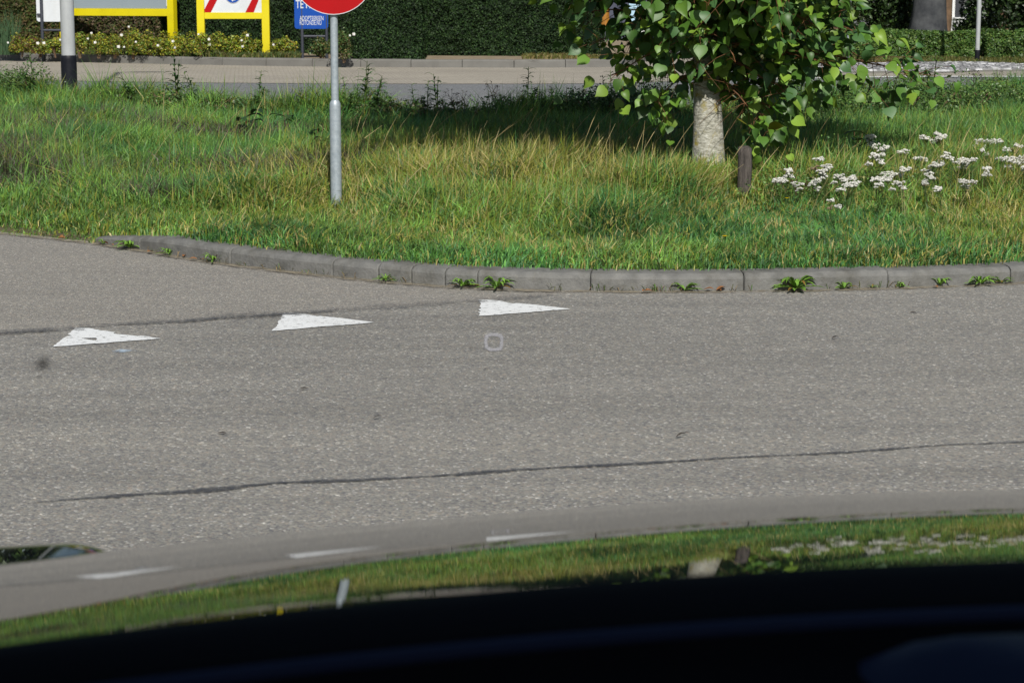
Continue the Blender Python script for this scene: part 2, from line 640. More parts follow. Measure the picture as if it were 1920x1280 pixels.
joints = [x_at_px(p) for p in (178, 263, 432, 623, 709, 771, 834, 895, 1107, 1395, 1665, 1895)]
while joints[-1] < 9:
    joints.append(joints[-1] + 0.66)
for k in range(len(joints) - 1):
    a, b = joints[k] + 0.0022, joints[k + 1] - 0.0022
    n = max(4, int((b - a) / 0.06))
    jz, jo = random.uniform(-.003, .003), random.uniform(-.003, .003)
    vs, fs = [], []
    stations = [a, a + 0.006] + [a + (b - a) * i / n for i in range(1, n)] + [b - 0.006, b]
    for si, x in enumerate(stations):
        p, nn = kerb_frame(x)
        if k == 0:
            hs = 0.42 + 0.42 * (x - a) / (b - a)
        elif k == 1:
            hs = 0.82 + 0.18 * min(1, (x - a) / 0.15)
        else:
            hs = 1.0
        sh = 0.004 if si in (0, len(stations) - 1) else 0.0
        for (o, z) in PROF:
            zz = z * hs if z > 0 else z
            if z > 0:
                zz += jz - sh + random.uniform(-.0012, .0012)
            vs.append(p + nn * (o + jo + (sh if o == 0 else 0)) + Vector((0, 0, zz)))
    m_ = len(PROF)
    for i in range(len(stations) - 1):
        for j in range(m_ - 1):
            fs.append((i * m_ + j, (i + 1) * m_ + j, (i + 1) * m_ + j + 1, i * m_ + j + 1))
    fs.append(tuple(range(m_)))
    fs.append(tuple(range((len(stations)) * m_ - 1, (len(stations) - 1) * m_ - 1, -1)))
    MB().add(vs, fs).build('kerb_stone', M['kerb'], kerb)


# ribbons lying on the road: dust in the gutter, tar seams, sprayed marks
def ribbon(name, pts, widths, z, mat, amt=0.0, edge=-0.5, jag=0.0, step=0.03, rag=0.0):
    pts = [Vector((p[0], p[1], 0)) for p in pts]
    seg = [0.0]
    for i in range(1, len(pts)):
        seg.append(seg[-1] + (pts[i] - pts[i - 1]).length)
    n = max(3, int(seg[-1] / step))
    vs, cs, fs = [], [], []
    for i in range(n + 1):
        s = seg[-1] * i / n
        px_, py_ = np.interp(s, seg, [p.x for p in pts]), np.interp(s, seg, [p.y for p in pts])
        s2 = min(s + 0.02, seg[-1])
        s1 = max(s2 - 0.04, 0)
        t = Vector((np.interp(s2, seg, [p.x for p in pts]) - np.interp(s1, seg, [p.x for p in pts]),
                    np.interp(s2, seg, [p.y for p in pts]) - np.interp(s1, seg, [p.y for p in pts]), 0)).normalized()
        nn = Vector((-t.y, t.x, 0))
        w = float(np.interp(i / n, np.linspace(0, 1, len(widths)), widths))
        if rag:
            w *= .30 + 1.4 * float(vnoise(s, 3.3 * rag, .09, 40))
            px_ += nn.x * .03 * rag * (float(vnoise(s, 7.7, .25, 41)) - .5)
            py_ += nn.y * .03 * rag * (float(vnoise(s, 7.7, .25, 41)) - .5)
        fade = min(1, i / 4, (n - i) / 4)
        for k, o in enumerate((-1, -0.5, 0, 0.5, 1)):
            vs.append(Vector((px_, py_, z)) + nn * (o * w + random.uniform(-jag, jag)))
            c = (amt if k in (1, 2, 3) else edge)
            c = c * fade + edge * (1 - fade)
            cs.append((c + 0.5,) * 3)
    for i in range(n):
        for k in range(4):
            fs.append((i * 5 + k, (i + 1) * 5 + k, (i + 1) * 5 + k + 1, i * 5 + k + 1))
    mb = MB()
    mb.v, mb.c, mb.f = [tuple(v) for v in vs], cs, fs
    o = mb.build(name, mat, None, False, True)
    for p in o.data.polygons:
        if p.normal.z < 0:
            p.flip()
    return o


xs = np.arange(-3.4, 5.0, 0.1)
gut = [(x, float(y_kerb(x)) - 0.035) for x in xs]
struct(ribbon('gutter_dust', gut, [0.06], 0.0045, M['dust'], 0.06, -0.35, 0.01))
struct(ribbon('tar_seam', [(p.x, p.y - 0.01) for p in seam_w[1:]], [0.05, 0.10, 0.09, 0.12, 0.13, 0.10, 0.10], 0.004, M['tar_faint'], 0.06, -0.35, 0.012, 0.03, 1.0))
s2 = [pix(a, b) for a, b in [(120, 614), (300, 607), (460, 596), (600, 586), (650, 583)]]
struct(ribbon('tar_seam', s2, [0.02, 0.03, 0.02, 0.045, 0.03, 0.05, 0.02], 0.008, M['tar'], 0.14, -0.25, 0.008, 0.02, 1.0))
s3 = [pix(a, b) for a, b in [(-80, 634), (0, 626), (60, 622), (140, 618)]]
struct(ribbon('tar_seam', s3, [0.08, 0.09, 0.06], 0.008, M['tar_faint'], 0.2, -0.3, 0.012))
CR = [(45, 947), (130, 939), (250, 929), (420, 917), (520, 908), (650, 902), (780, 895), (900, 887), (1050, 876), (1200, 869), (1400, 858), (1600, 848),
      (1750, 838), (1920, 829), (2100, 818)]
struct(ribbon('tar_seam', [pix(a, b) for a, b in CR], [0.010, 0.026, 0.030, 0.022, 0.020, 0.024, 0.016, 0.018, 0.012, 0.014, 0.008, 0.008, 0.010], 0.004, M['tar'], 0.22, -0.10, 0.004, 0.012, 1.0))


def tooth(poly, hole=None):
    """painted give-way tooth with chipped edges"""
    out = []
    for i in range(len(poly)):
        a, b = pix(*poly[i], 0.004), pix(*poly[(i + 1) % len(poly)], 0.004)
        n = max(1, int((b - a).length / 0.02))
        for k in range(n):
            p = a.lerp(b, k / n)
            if k:
                p += Vector((random.uniform(-.004, .004), random.uniform(-.006, .006), 0))
            out.append(p)
    bm = bmesh.new()
    ring = [bm.verts.new(p) for p in out]
    edges = [bm.edges.new((ring[i], ring[(i + 1) % len(ring)])) for i in range(len(ring))]
    if hole:
        h = [bm.verts.new(pix(*p, 0.004)) for p in hole]
        edges += [bm.edges.new((h[i], h[(i + 1) % len(h)])) for i in range(len(h))]
    bmesh.ops.triangle_fill(bm, use_beauty=True, edges=edges)
    if hole:
        hp = [(p.co.x, p.co.y) for p in h]
        dead = []
        hs = set(h)
        for f in bm.faces:
            if all(v in hs for v in f.verts):
                dead.append(f)
        bmesh.ops.delete(bm, geom=dead, context='FACES_ONLY')
    for f in bm.faces:
        if f.normal.z < 0:
            f.normal_flip()
    me = bpy.data.meshes.new('give_way_tooth')
    bm.to_mesh(me)
    bm.free()
    return link('give_way_tooth', me, M['paint'])


T1 = [(98, 650), (110, 641), (116, 636), (126, 630), (135, 629), (127, 626), (133, 622), (142, 613), (160, 614), (190, 619), (210, 622), (216, 622), (213, 625),
      (232, 627), (258, 630), (263, 629), (280, 631), (303, 634), (270, 637), (230, 640), (190, 643), (150, 646)]
H1 = [(152, 633.5), (165, 634), (180, 633), (182, 635), (180, 638), (170, 637)]
T2 = [(509, 620), (517, 613), (522, 606), (521, 603), (527, 598), (526, 596), (532, 586), (548, 586), (570, 588), (595, 593), (600, 592), (640, 596), (702, 604), (660, 608), (600, 612), (550, 617)]
T3 = [(896, 592), (900, 588), (896, 585), (902, 583), (897, 580), (902, 578), (899, 575), (902, 570), (897, 561), (920, 562), (940, 564), (962, 569), (968, 568), (1005, 571), (1070, 579), (1030, 582), (980, 586), (930, 590)]
tag(tooth(T1, H1), 'chipped white give-way triangle on the road, nearest the left edge, with a worn hole', 'road marking', 'white give-way teeth')
tag(tooth(T2), 'white give-way triangle painted between the two others, below the round red sign', 'road marking', 'white give-way teeth')
tag(tooth(T3), 'white give-way triangle closest to the kerb, with jagged blunt end', 'road marking', 'white give-way teeth')

mb = MB()
NR = 40
for k in range(NR):
    q_ = 2 * math.pi * k / NR
    ex = lambda v_: math.copysign(abs(v_) ** .62, v_)
    for (rr, cc) in ((1.25, .20), (1.0, .80), (.78, .80), (.55, .20)):
        mb.col = (cc,) * 3
        mb.add([pix(926 + ex(math.cos(q_)) * 17 * rr + random.uniform(-1, 1), 641 + ex(math.sin(q_)) * 15.5 * rr + random.uniform(-1, 1), .004)], [])
for k in range(NR):
    for j in range(3):
        a_, b_ = k * 4 + j, ((k + 1) % NR) * 4 + j
        mb.f.append((a_, a_ + 1, b_ + 1, b_))
o = mb.build('sprayed_mark', M['spray'], None, False, True)
tag(o, 'faint white sprayed ring on the asphalt below the third triangle', 'road marking')
tag(ribbon('sprayed_mark', [pix(*p) for p in [(950, 654), (975, 654), (1006, 653)]], [0.035], 0.004, M['spray'], 0.03, -0.4, 0.01, 0.02), 'very faint white sprayed dashes right of the sprayed ring', 'road marking')
tag(ribbon('sprayed_mark', [pix(*p) for p in [(200, 661), (228, 659), (262, 658)]], [0.03, 0.05, 0.03], 0.004, M['spray_blue'], 0.42, -0.25, 0.01, 0.02), 'small bluish spray spot below the leftmost white triangle', 'road marking')

# ------------------------------------------------------------------ grass (nobody could count it)
def dry_amount(x, y):
    """how much of the verge grass has gone to straw here (0..1)"""
    a = np.exp(-(((x - 0.2) / 1.45) ** 2 + ((y - 14.7) / 1.7) ** 2))
    a = a + 0.55 * np.exp(-(((x - 3.4) / 0.9) ** 2 + ((y - 13.4) / 1.6) ** 2))
    a = a + 0.45 * np.exp(-(((x + 1.45) / 0.45) ** 2 + ((y - 14.6) / 0.9) ** 2))
    a = a * (0.55 + 0.9 * vnoise(x, y, 0.5, 3))
    return np.clip(a + 0.03, 0, 1)


def tall_amount(x, y):
    u = y - y_kerb(x)
    n = vnoise(x, y, 0.45, 4)
    edge = 1.15 + 0.55 * (vnoise(x, y, 0.8, 5) - 0.5) + 0.9 * sstep(1.2, 2.6, x) - 0.25 * sstep(-1.0, -2.5, x) + 0.9 * np.exp(-((x + 1.05) / 0.45) ** 2) + 2.0 * np.exp(-((x - 1.45) / 0.6) ** 2)
    return sstep(edge - 0.35, edge + 0.55, u), n


def blade_arrays(x, y, z, h, w, az, lean, curl, cols):
    """curved tapering blades, five points each; returns vertices, triangles, colours"""
    n = len(x)
    dx, dy = np.cos(az), np.sin(az)
    face = rng.uniform(0, 2 * np.pi, n)
    sx, sy = np.cos(face) * w * 0.5, np.sin(face) * w * 0.5
    v = np.empty((n, 5, 3), np.float32)
    m1 = lean * h * 0.35
    m2 = lean * h + curl * h * 0.55
    z1 = h * 0.55 * np.sqrt(np.clip(1 - 0.3 * lean ** 2, 0.2, 1))
    z2 = h * np.clip(1 - 0.35 * lean - 0.45 * curl, 0.3, 1)
    for k, (s, mm, zz, ww) in enumerate(((-1, 0, 0, 0.8), (1, 0, 0, 0.8), (-1, m1, z1, 1.0), (1, m1, z1, 1.0), (0, m2, z2, 0))):
        v[:, k, 0] = x + sx * s * ww + dx * mm
        v[:, k, 1] = y + sy * s * ww + dy * mm
        v[:, k, 2] = z + zz
    base = (np.arange(n) * 5)[:, None]
    t = np.concatenate([base + np.array([0, 1, 3]), base + np.array([0, 3, 2]), base + np.array([2, 3, 4])])
    c = np.repeat(cols[:, None, :], 5, 1)
    return v.reshape(-1, 3), t, c.reshape(-1, 3)


def mixc(a, b, t):
    return a + (b - a) * t[:, None]


GREEN = np.array([[.122, .255, .045], [.152, .300, .050], [.094, .208, .058], [.190, .340, .068], [.128, .230, .082]])
DRY = np.array([[.52, .45, .15], [.46, .43, .12], [.58, .51, .23], [.38, .38, .08], [.46, .37, .14]])
YELL = np.array([[.23, .27, .035], [.28, .29, .045], [.19, .25, .032]])

NB = 640000
d = 10.3 + 18.5 * rng.random(NB) ** 1.12
x = (rng.random(NB) * 2 - 1) * (0.262 * d + 0.5)
y = d
u = y - y_kerb(x)
keep = (u > np.where(x < -2.50, -0.05, 0.065) + 0.08 * rng.random(NB)) & (y < y_far(x) - 0.05)
x, y, u = x[keep], y[keep], u[keep]
nb = len(x)
ta, cl = tall_amount(x, y)
dr = dry_amount(x, y)
big = vnoise(x, y, 1.1, 6)
cl2 = vnoise(x, y, 0.16, 7)
h = 0.055 + 0.06 * rng.random(nb) + 0.05 * cl2
h += ta * (0.02 + 0.17 * cl + 0.13 * rng.random(nb) ** 1.5) * (0.7 + 0.5 * big)
h *= 0.48 + 0.52 * sstep(0.08, 0.35, u)
ff = sstep(1.6, 0.3, y_far(x) - y) * sstep(0.25, 0.7, vnoise(x, y, 0.35, 16))
h *= 1 + 0.75 * ff
h *= 1 - 0.65 * np.exp(-(((x - 1.50) / 0.16) ** 2 + ((y - 13.2) / 0.7) ** 2))
w = (0.0035 + 0.0035 * rng.random(nb)) * (0.6 + y / 22.0) * (1 + 0.35 * (rng.random(nb) < 0.12))
prev_az = 0.3 + 2.2 * (vnoise(x, y, 0.9, 8) - 0.5) * 2
az = prev_az + rng.normal(0, 1.7, nb)
lean = np.clip(rng.normal(0.42, 0.28, nb), 0.02, 1.1)
curl = np.clip(rng.normal(0.25, 0.25, nb), 0, 0.9)
gi = rng.integers(0, len(GREEN), nb)
col = GREEN[gi] * (0.55 + 0.9 * vnoise(x, y, 0.28, 9))[:, None] * (0.7 + 0.6 * vnoise(x, y, 0.07, 15))[:, None] * rng.uniform(0.65, 1.35, nb)[:, None]
# patches of darker, bluer and of yellower green
pt = vnoise(x, y, 0.7, 10)
col = mixc(col, col * np.array([0.60, 0.78, 0.95]), sstep(0.50, 0.75, pt))
isy = rng.random(nb) < (0.05 + 0.50 * dr + 0.16 * sstep(0.6, 0.2, pt))
col[isy] = YELL[rng.integers(0, len(YELL), isy.sum())] * rng.uniform(0.7, 1.2, isy.sum())[:, None]
short_dry = (1 - ta) * (0.03 + 0.20 * sstep(0.5, 0.8, vnoise(x, y, 0.3, 12))) * (0.6 + 0.4 * sstep(-2.2, -0.5, x))
h += 0.07 * dr * ta
isd = rng.random(nb) < (0.02 + 0.50 * dr + short_dry)
col[isd] = DRY[rng.integers(0, len(DRY), isd.sum())] * rng.uniform(0.6, 1.1, isd.sum())[:, None]
# grey-brown spent weeds in the left half
br_ = (rng.random(nb) < 0.55 * sstep(0.62, 0.8, vnoise(x * 0.6, y, 0.8, 13)) * sstep(-0.4, -1.4, x)) & (ta > 0.6)
col[br_] = np.array([.115, .10, .075]) * rng.uniform(0.6, 1.3, br_.sum())[:, None]
v, t, c = blade_arrays(x, y, verge_z(x, y) - 0.005, h, w, az, lean, curl, col)
g = link('verge_grass', tri_mesh('verge_grass', v, t, c), M['grass'])
tag(g, 'long uneven grass, green to straw yellow, covering the verge behind the kerb', 'grass', None, 'stuff')

# dry seeding stalks
NS = 210
x = rng.normal(0.55, 1.25, NS)
y = rng.normal(14.6, 1.6, NS)
x2 = rng.uniform(-5, 4.6, 160)
y2 = rng.uniform(14, 22, 160)
x3 = rng.normal(3.45, 0.45, 90)
y3 = rng.normal(13.4, 0.6, 90)
x, y = np.concatenate([x, x2[:60], x3[:50]]), np.concatenate([y, y2[:60], y3[:50]])
k = (y - y_kerb(x) > 1.2) & (y < y_far(x) - 0.1) & (np.hypot(x - 1.45, y - 15.3) > 0.3)
x, y = x[k], y[k]
mb = MB()
for a, b in zip(x, y):
    z = float(verge_z(a, b))
    hh = random.uniform(0.24, 0.58)
    azi = random.gauss(0.1, 0.9)
    ln = random.uniform(0.15, 0.8)
    pts = []
    for i in range(6):
        s = i / 5
        off = ln * hh * s ** 1.8
        pts.append((a + math.cos(azi) * off, b + math.sin(azi) * off, z + hh * s * (1 - 0.12 * ln * s)))
    q_ = random.uniform(0.7, 1.15)
    mb.col = (.46 * q_, .37 * q_, .18 * q_)
    mb.tube(pts, [.0012, .0011, .0010, .0009, .0022 if random.random() < .5 else .0009, .0005], 3, False)
o = mb.build('dry_grass_stalks', M['straw'], None, False, True)
tag(o, 'thin straw coloured seeding grass stalks rising above the verge grass', 'grass stalks', None, 'stuff')


# ------------------------------------------------------------------ leafy things
def leaf_cloud(pts, nrm, size, cols, jit=0.9, asp=0.6):
    """small folded leaves (two triangles each side of a spine) at points"""
    n = len(pts)
    nn = nrm + rng.normal(0, jit, (n, 3))
    nn /= np.linalg.norm(nn, axis=1)[:, None] + 1e-9
    a = np.cross(nn, rng.normal(0, 1, (n, 3)))
    a /= np.linalg.norm(a, axis=1)[:, None] + 1e-9
    b = np.cross(nn, a)
    s = (size * rng.uniform(0.6, 1.3, n))[:, None]
    v = np.empty((n, 4, 3), np.float32)
    v[:, 0] = pts - a * s * 0.5
    v[:, 1] = pts + b * s * 0.5 * asp + nn * s * 0.08
    v[:, 2] = pts + a * s * 0.5
    v[:, 3] = pts - b * s * 0.5 * asp + nn * s * 0.08
    base = (np.arange(n) * 4)[:, None]
    t = np.concatenate([base + np.array([0, 1, 2]), base + np.array([0, 2, 3])])
    return v.reshape(-1, 3), t, np.repeat(cols[:, None, :], 4, 1).reshape(-1, 3)


def palette(n, cols, lo=0.6, hi=1.3):
    c = np.array(cols)[rng.integers(0, len(cols), n)]
    return c * rng.uniform(lo, hi, n)[:, None]


def cloud_obj(name, parts, mat, parent=None):
    vs, ts, cs, off = [], [], [], 0
    for v, t, c in parts:
        vs.append(v)
        ts.append(t + off)
        cs.append(c)
        off += len(v)
    return link(name, tri_mesh(name, np.concatenate(vs), np.concatenate(ts), np.concatenate(cs)), mat, parent)


def hedge(name, x0, x1, y0, y1, z0, z1, n, size, cols, label, cat='hedge', bump=0.07, mat='needle', rz=0.0, loc=None):
    """clipped hedge: dark inner mass and a shell of small sprays with a lumpy surface"""
    cx, cy = (x0 + x1) / 2, (y0 + y1) / 2
    root = empty(name, loc or (cx, cy, z0), rz)
    w_, d_, h_ = x1 - x0, y1 - y0, z1 - z0
    mb = MB()
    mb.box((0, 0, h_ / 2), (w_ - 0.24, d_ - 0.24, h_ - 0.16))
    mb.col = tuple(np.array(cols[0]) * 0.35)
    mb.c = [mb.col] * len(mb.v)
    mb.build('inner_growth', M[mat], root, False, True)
    areas = np.array([w_ * h_, d_ * h_ * 0.7, d_ * h_ * 0.7, w_ * d_ * 0.8])
    cnt = (areas / areas.sum() * n).astype(int)
    P_, N_ = [], []
    for s, c_ in enumerate(cnt):
        a, b = rng.random(c_), rng.random(c_)
        if s == 0:
            p = np.stack([(a - .5) * w_, np.full(c_, -d_ / 2), b * h_], 1); nr = (0, -1, 0.25)
        elif s == 1:
            p = np.stack([np.full(c_, -w_ / 2), (a - .5) * d_, b * h_], 1); nr = (-1, 0, 0.25)
        elif s == 2:
            p = np.stack([np.full(c_, w_ / 2), (a - .5) * d_, b * h_], 1); nr = (1, 0, 0.25)
        else:
            p = np.stack([(a - .5) * w_, (b - .5) * d_, np.full(c_, h_)], 1); nr = (0, 0, 1)
        P_.append(p)
        N_.append(np.tile(np.array(nr, float), (c_, 1)))
    p, nr = np.concatenate(P_), np.concatenate(N_)
    lump = vnoise(p[:, 0] * 1.0 + p[:, 1] * 0.7, p[:, 2] + p[:, 1] * 0.3, 0.16, 21) + 0.7 * vnoise(p[:, 0] + p[:, 1], p[:, 2], 0.5, 22) - 0.85
    p = p + nr * (lump * bump * 2 - 0.10 * rng.random(len(p)) ** 2)[:, None]
    # corners pulled in, foot ragged
    c_ = palette(len(p), cols) * (0.80 + 0.45 * vnoise(p[:, 0], p[:, 2], 0.25, 23))[:, None]
    cloud_obj('foliage', [leaf_cloud(p, nr, size, c_, 0.8, 0.45)], M[mat], root)
    tag(root, label, cat)
    return root


def shrub(name, loc, rx, ry, h, n, size, cols, label, cat, group=None, mat='leaf', stems=5, low=0.05, clumps=14):
    root = empty(name, loc)
    cc = rng.normal(0, 1, (clumps, 3))
    cc /= np.linalg.norm(cc, axis=1)[:, None]
    cc *= rng.uniform(0.25, 0.85, clumps)[:, None]
    cc = cc * np.array([rx, ry, h * 0.5]) + np.array([0, 0, h * 0.5])
    which = rng.integers(0, clumps, n)
    dirs = rng.normal(0, 1, (n, 3))
    dirs /= np.linalg.norm(dirs, axis=1)[:, None]
    rad = rng.uniform(0.6, 1.05, n) ** 0.7
    cr = rng.uniform(0.28, 0.5, clumps)[which]
    p = cc[which] + dirs * (rad * cr)[:, None] * np.array([rx, ry, h * 0.55])
    p[:, 2] = np.maximum(p[:, 2], low + rng.random(n) * 0.08)
    c_ = palette(n, cols) * rng.uniform(0.75, 1.2, clumps)[which][:, None]
    cloud_obj('foliage', [leaf_cloud(p, dirs + np.array([0, 0, 0.4]), size, c_, 0.7, 0.6)], M[mat], root)
    mb = MB()
    for k in range(stems):
        a = random.uniform(0, 6.28)
        e = Vector((math.cos(a) * rx * 0.5, math.sin(a) * ry * 0.5, h * 0.7))
        mb.tube([(e.x * 0.1, e.y * 0.1, -0.03), (e.x * 0.5, e.y * 0.5, h * 0.4), e], [0.012, 0.009, 0.005], 5)
    mb.build('stems', M['bark_brown'], root)
    tag(root, label, cat, group)
    return root


def far_tree(name, loc, hgt, rad, trunk_r, crown_z, n, size, cols, label, bark='bark_brown', mat='leaf', clumps=26, lean=0.0):
    root = empty(name, loc)
    mb = MB()
    mb.tube([(0, 0, -0.1), (lean * .02, 0, 0.15), (lean * .05, 0, .4), (lean * .1, 0, .8), (lean * .2, 0, 1.4), (lean * .4, 0, crown_z), (lean, 0, hgt * 0.8)], [trunk_r * k_ for k_ in (1.9, 1.55, 1.3, 1.12, 1.0, .85, .3)], 24)
    mb.v = [(v_[0] * (1 + .10 * math.sin(5 * math.atan2(v_[1], v_[0]) + 3 * v_[2]) + random.uniform(-.05, .05)), v_[1], v_[2]) for v_ in mb.v]
    mb.build('trunk', M[bark], root, True)
    cc = rng.normal(0, 1, (clumps, 3))
    cc /= np.linalg.norm(cc, axis=1)[:, None]
    cc *= rng.uniform(0.3, 0.8, clumps)[:, None]
    hz = (hgt - crown_z) * 0.5
    cc = cc * np.array([rad, rad, hz]) + np.array([lean * .6, 0, crown_z + hz])
    mb = MB()
    for k in range(8):
        e = Vector(cc[k])
        mb.tube([(lean * .5, 0, crown_z * 0.9 + 0.2 * k), (e.x * .5, e.y * .5, (crown_z + e.z) / 2), e], [trunk_r * .35, trunk_r * .2, trunk_r * .08], 6)
    mb.build('limbs', M[bark], root)
    which = rng.integers(0, clumps, n)
    dirs = rng.normal(0, 1, (n, 3))
    dirs /= np.linalg.norm(dirs, axis=1)[:, None]
    cr = rng.uniform(0.25, 0.42, clumps)[which] * rad
    p = cc[which] + dirs * (rng.uniform(0.4, 1.0, n) * cr)[:, None]
    c_ = palette(n, cols) * rng.uniform(0.7, 1.2, clumps)[which][:, None]
    cloud_obj('crown', [leaf_cloud(p, dirs, size, c_, 0.7, 0.7)], M[mat], root)
    tag(root, label, 'tree')
    return root


# ------------------------------------------------------------------ verge: broad weeds, flowers, rosettes
def strip_leaf(mb, base, az, length, width, rise, droop, lobes=0, seg=7):
    """a single curved leaf, base to tip, with a raised mid rib; lobed edge if asked"""
    vs, fs = [], []
    dv = Vector((math.cos(az), math.sin(az), 0))
    sv = Vector((-dv.y, dv.x, 0))
    for i in range(seg + 1):
        s = i / seg
        c_ = Vector(base) + dv * (length * s) + Vector((0, 0, rise * math.sin(s * math.pi * 0.6) - droop * s * s))
        w_ = width * (math.sin(math.pi * min(1, s * 0.9 + 0.08)) ** 0.8)
        if lobes:
            w_ *= 0.55 if i % 2 else 1.0
        if i == seg:
            w_ = 0.0006
        vs += [c_ - sv * w_ * 0.5 + Vector((0, 0, w_ * 0.18)), c_, c_ + sv * w_ * 0.5 + Vector((0, 0, w_ * 0.18))]
    for i in range(seg):
        a = i * 3
        fs += [(a, a + 1, a + 4, a + 3), (a + 1, a + 2, a + 5, a + 4)]
    mb.add(vs, fs)


def rosette(loc, size, nleaf, label, lobed=True, green=(.16, .31, .045), group='weeds growing from the foot of the kerb', wall_side=True):
    root = empty('kerb_weed', loc)
    for k in range(int(nleaf * 1.5)):
        mb = MB()
        q_ = random.uniform(0.65, 1.4)
        mb.col = tuple(g_ * q_ for g_ in green)
        if random.random() < 0.12:
            mb.col = (.22, .13, .03)
        az_ = random.uniform(0, 2 * math.pi) if not wall_side else random.uniform(math.pi * 0.85, math.pi * 2.15) if random.random() < .7 else random.uniform(0, math.pi)
        up = random.uniform(0.15, 1.0)
        ln = size * random.uniform(0.6, 1.05) * (1 - 0.35 * up) * (0.6 if 0.15 < (az_ / math.pi) % 2 < 0.85 else 1)
        strip_leaf(mb, (0, 0, 0.004), az_, ln * 1.1, size * random.uniform(0.10, 0.19), size * up * 0.55, size * 0.30 * up, 1 if lobed else 0, 10)
        mb.build('leaf', M['leaf'], root, True, True)
    tag(root, label, 'weed', group)
    return root


def kerbfoot(px, off=0.02):
    xx = x_at_px(px)
    return (xx, float(y_kerb(xx)) - off, 0.005)


for px_, sz, nl, lob, lab in [
        (245, .17, 14, False, 'bright green broad-leaved weed at the tapered left end of the kerb'),
        (195, .10, 9, True, 'low weed against the sunken kerb stone, nearest the left edge'),
        (318, .14, 11, True, 'dandelion rosette at the kerb just right of the kerb bend'),
        (400, .16, 9, True, 'straggly dark weed at the kerb foot among dead leaves'),
        (723, .10, 12, True, 'small spiky weed at the kerb below the sign post'),
        (868, .15, 14, True, 'dandelion rosette left of the tall-leaved one at the kerb'),
        (932, .17, 10, True, 'dandelion with one upright leaf at the kerb above the right triangle'),
        (1283, .16, 9, True, 'drooping dandelion at the kerb with dead leaves on both sides'),
        (1490, .21, 22, True, 'largest leafy dandelion at the kerb'),
        (1582, .09, 10, False, 'tiny bright green weed at the kerb right of the largest dandelion'),
        (1634, .06, 7, False, 'smallest green tuft at the kerb between two bigger weeds'),
        (1692, .07, 9, False, 'low bright green tuft by a kerb joint'),
        (1762, .14, 9, True, 'upright dandelion at the kerb near the dark stained stone'),
        (1838, .16, 11, True, 'spreading dandelion left of the last one at the right edge'),
        (1877, .12, 9, True, 'last dandelion at the kerb, nearest the right edge')]:
    rosette(kerbfoot(px_), sz * random.uniform(.65, .85), nl, lab, lob)
# thin grass tufts and moss in the gutter
mb = MB()
for px_ in list(range(290, 700, 22)) + [745, 1045, 1230, 1165, 1240, 1385, 1570, 1600, 1670, 1680, 1270, 1210, 1120] * 2:
    b = Vector(kerbfoot(px_ + random.uniform(-8, 8), random.uniform(0.0, 0.04)))
    for k in range(random.randint(2, 6)):
        q_ = random.uniform(.8, 1.6)
        mb.col = random.choice([(.07 * q_, .13 * q_, .025 * q_), (.09 * q_, .10 * q_, .03 * q_), (.2 * q_, .14 * q_, .06 * q_)])
        strip_leaf(mb, b + Vector((random.uniform(-.06, .06), random.uniform(-.015, .01), 0)), random.uniform(0, 6.28), random.uniform(.01, .05), .004, random.uniform(.01, .04), 0, 0, 3)
o = mb.build('gutter_grass', M['grass'], None, False, True)
tag(o, 'sparse thin grass growing in the gutter along the kerb', 'grass', None, 'stuff')


# fallen leaves
def fallen(name, p, size, mat, label, group, rz=None):
    mb = MB()
    strip_leaf(mb, (0, 0, 0.006), 0, size, size * random.uniform(.35, .6), size * random.uniform(.1, .35), size * random.uniform(0, .25), 0, 5)
    o = mb.build(name, M[mat], None, True)
    o.location = p
    o.rotation_euler = (random.uniform(-.2, .2), random.uniform(-.2, .2), random.uniform(0, 6.28) if rz is None else rz)
    tag(o, label, 'leaf', group)


for px_ in (288, 345, 372, 383, 1212, 1222, 1318, 1343, 1350, 1500, 1748, 215, 232, 205, 118, 108):
    p = Vector(kerbfoot(px_, random.uniform(.02, .06))) if px_ > 180 else Vector((pix(px_, 448 if px_ < 150 else 455)))
    fallen('fallen_leaf', p, random.uniform(.035, .06), 'deadleaf', 'small orange-brown dead leaf lying in the gutter along the kerb', 'dead leaves in the gutter')
for (px_, py_, lab, s_) in [(563, 731, 'dark withered leaf on the road below the middle triangle', .030), (699, 787, 'dark withered leaf in the middle of the left road half', .032),
                            (408, 815, 'brown withered leaf on the road, lowest of the left ones', .032), (1268, 822, 'dark thin leaf scrap above the long tar line', .035),
                            (1281, 816, 'smaller dark leaf scrap touching a thin leaf scrap above the tar line', .022), (1706, 588, 'dark streak-like leaf on the road near the right kerb', .035),
                            (1560, 637, 'dark scrap of leaf on the open road towards the right', .03), (66, 709, 'tiny dark leaf on the road below the leftmost triangle', .03),
                            (880, 656, 'tiny dark scrap beside the sprayed ring on its left', .018), (905, 694, 'curled greenish leaf scrap below the sprayed ring', .025)]:
    fallen('leaf_scrap', pix(px_, py_), s_, 'darkleaf', lab, 'leaf scraps on the road', random.uniform(-.3, .3))


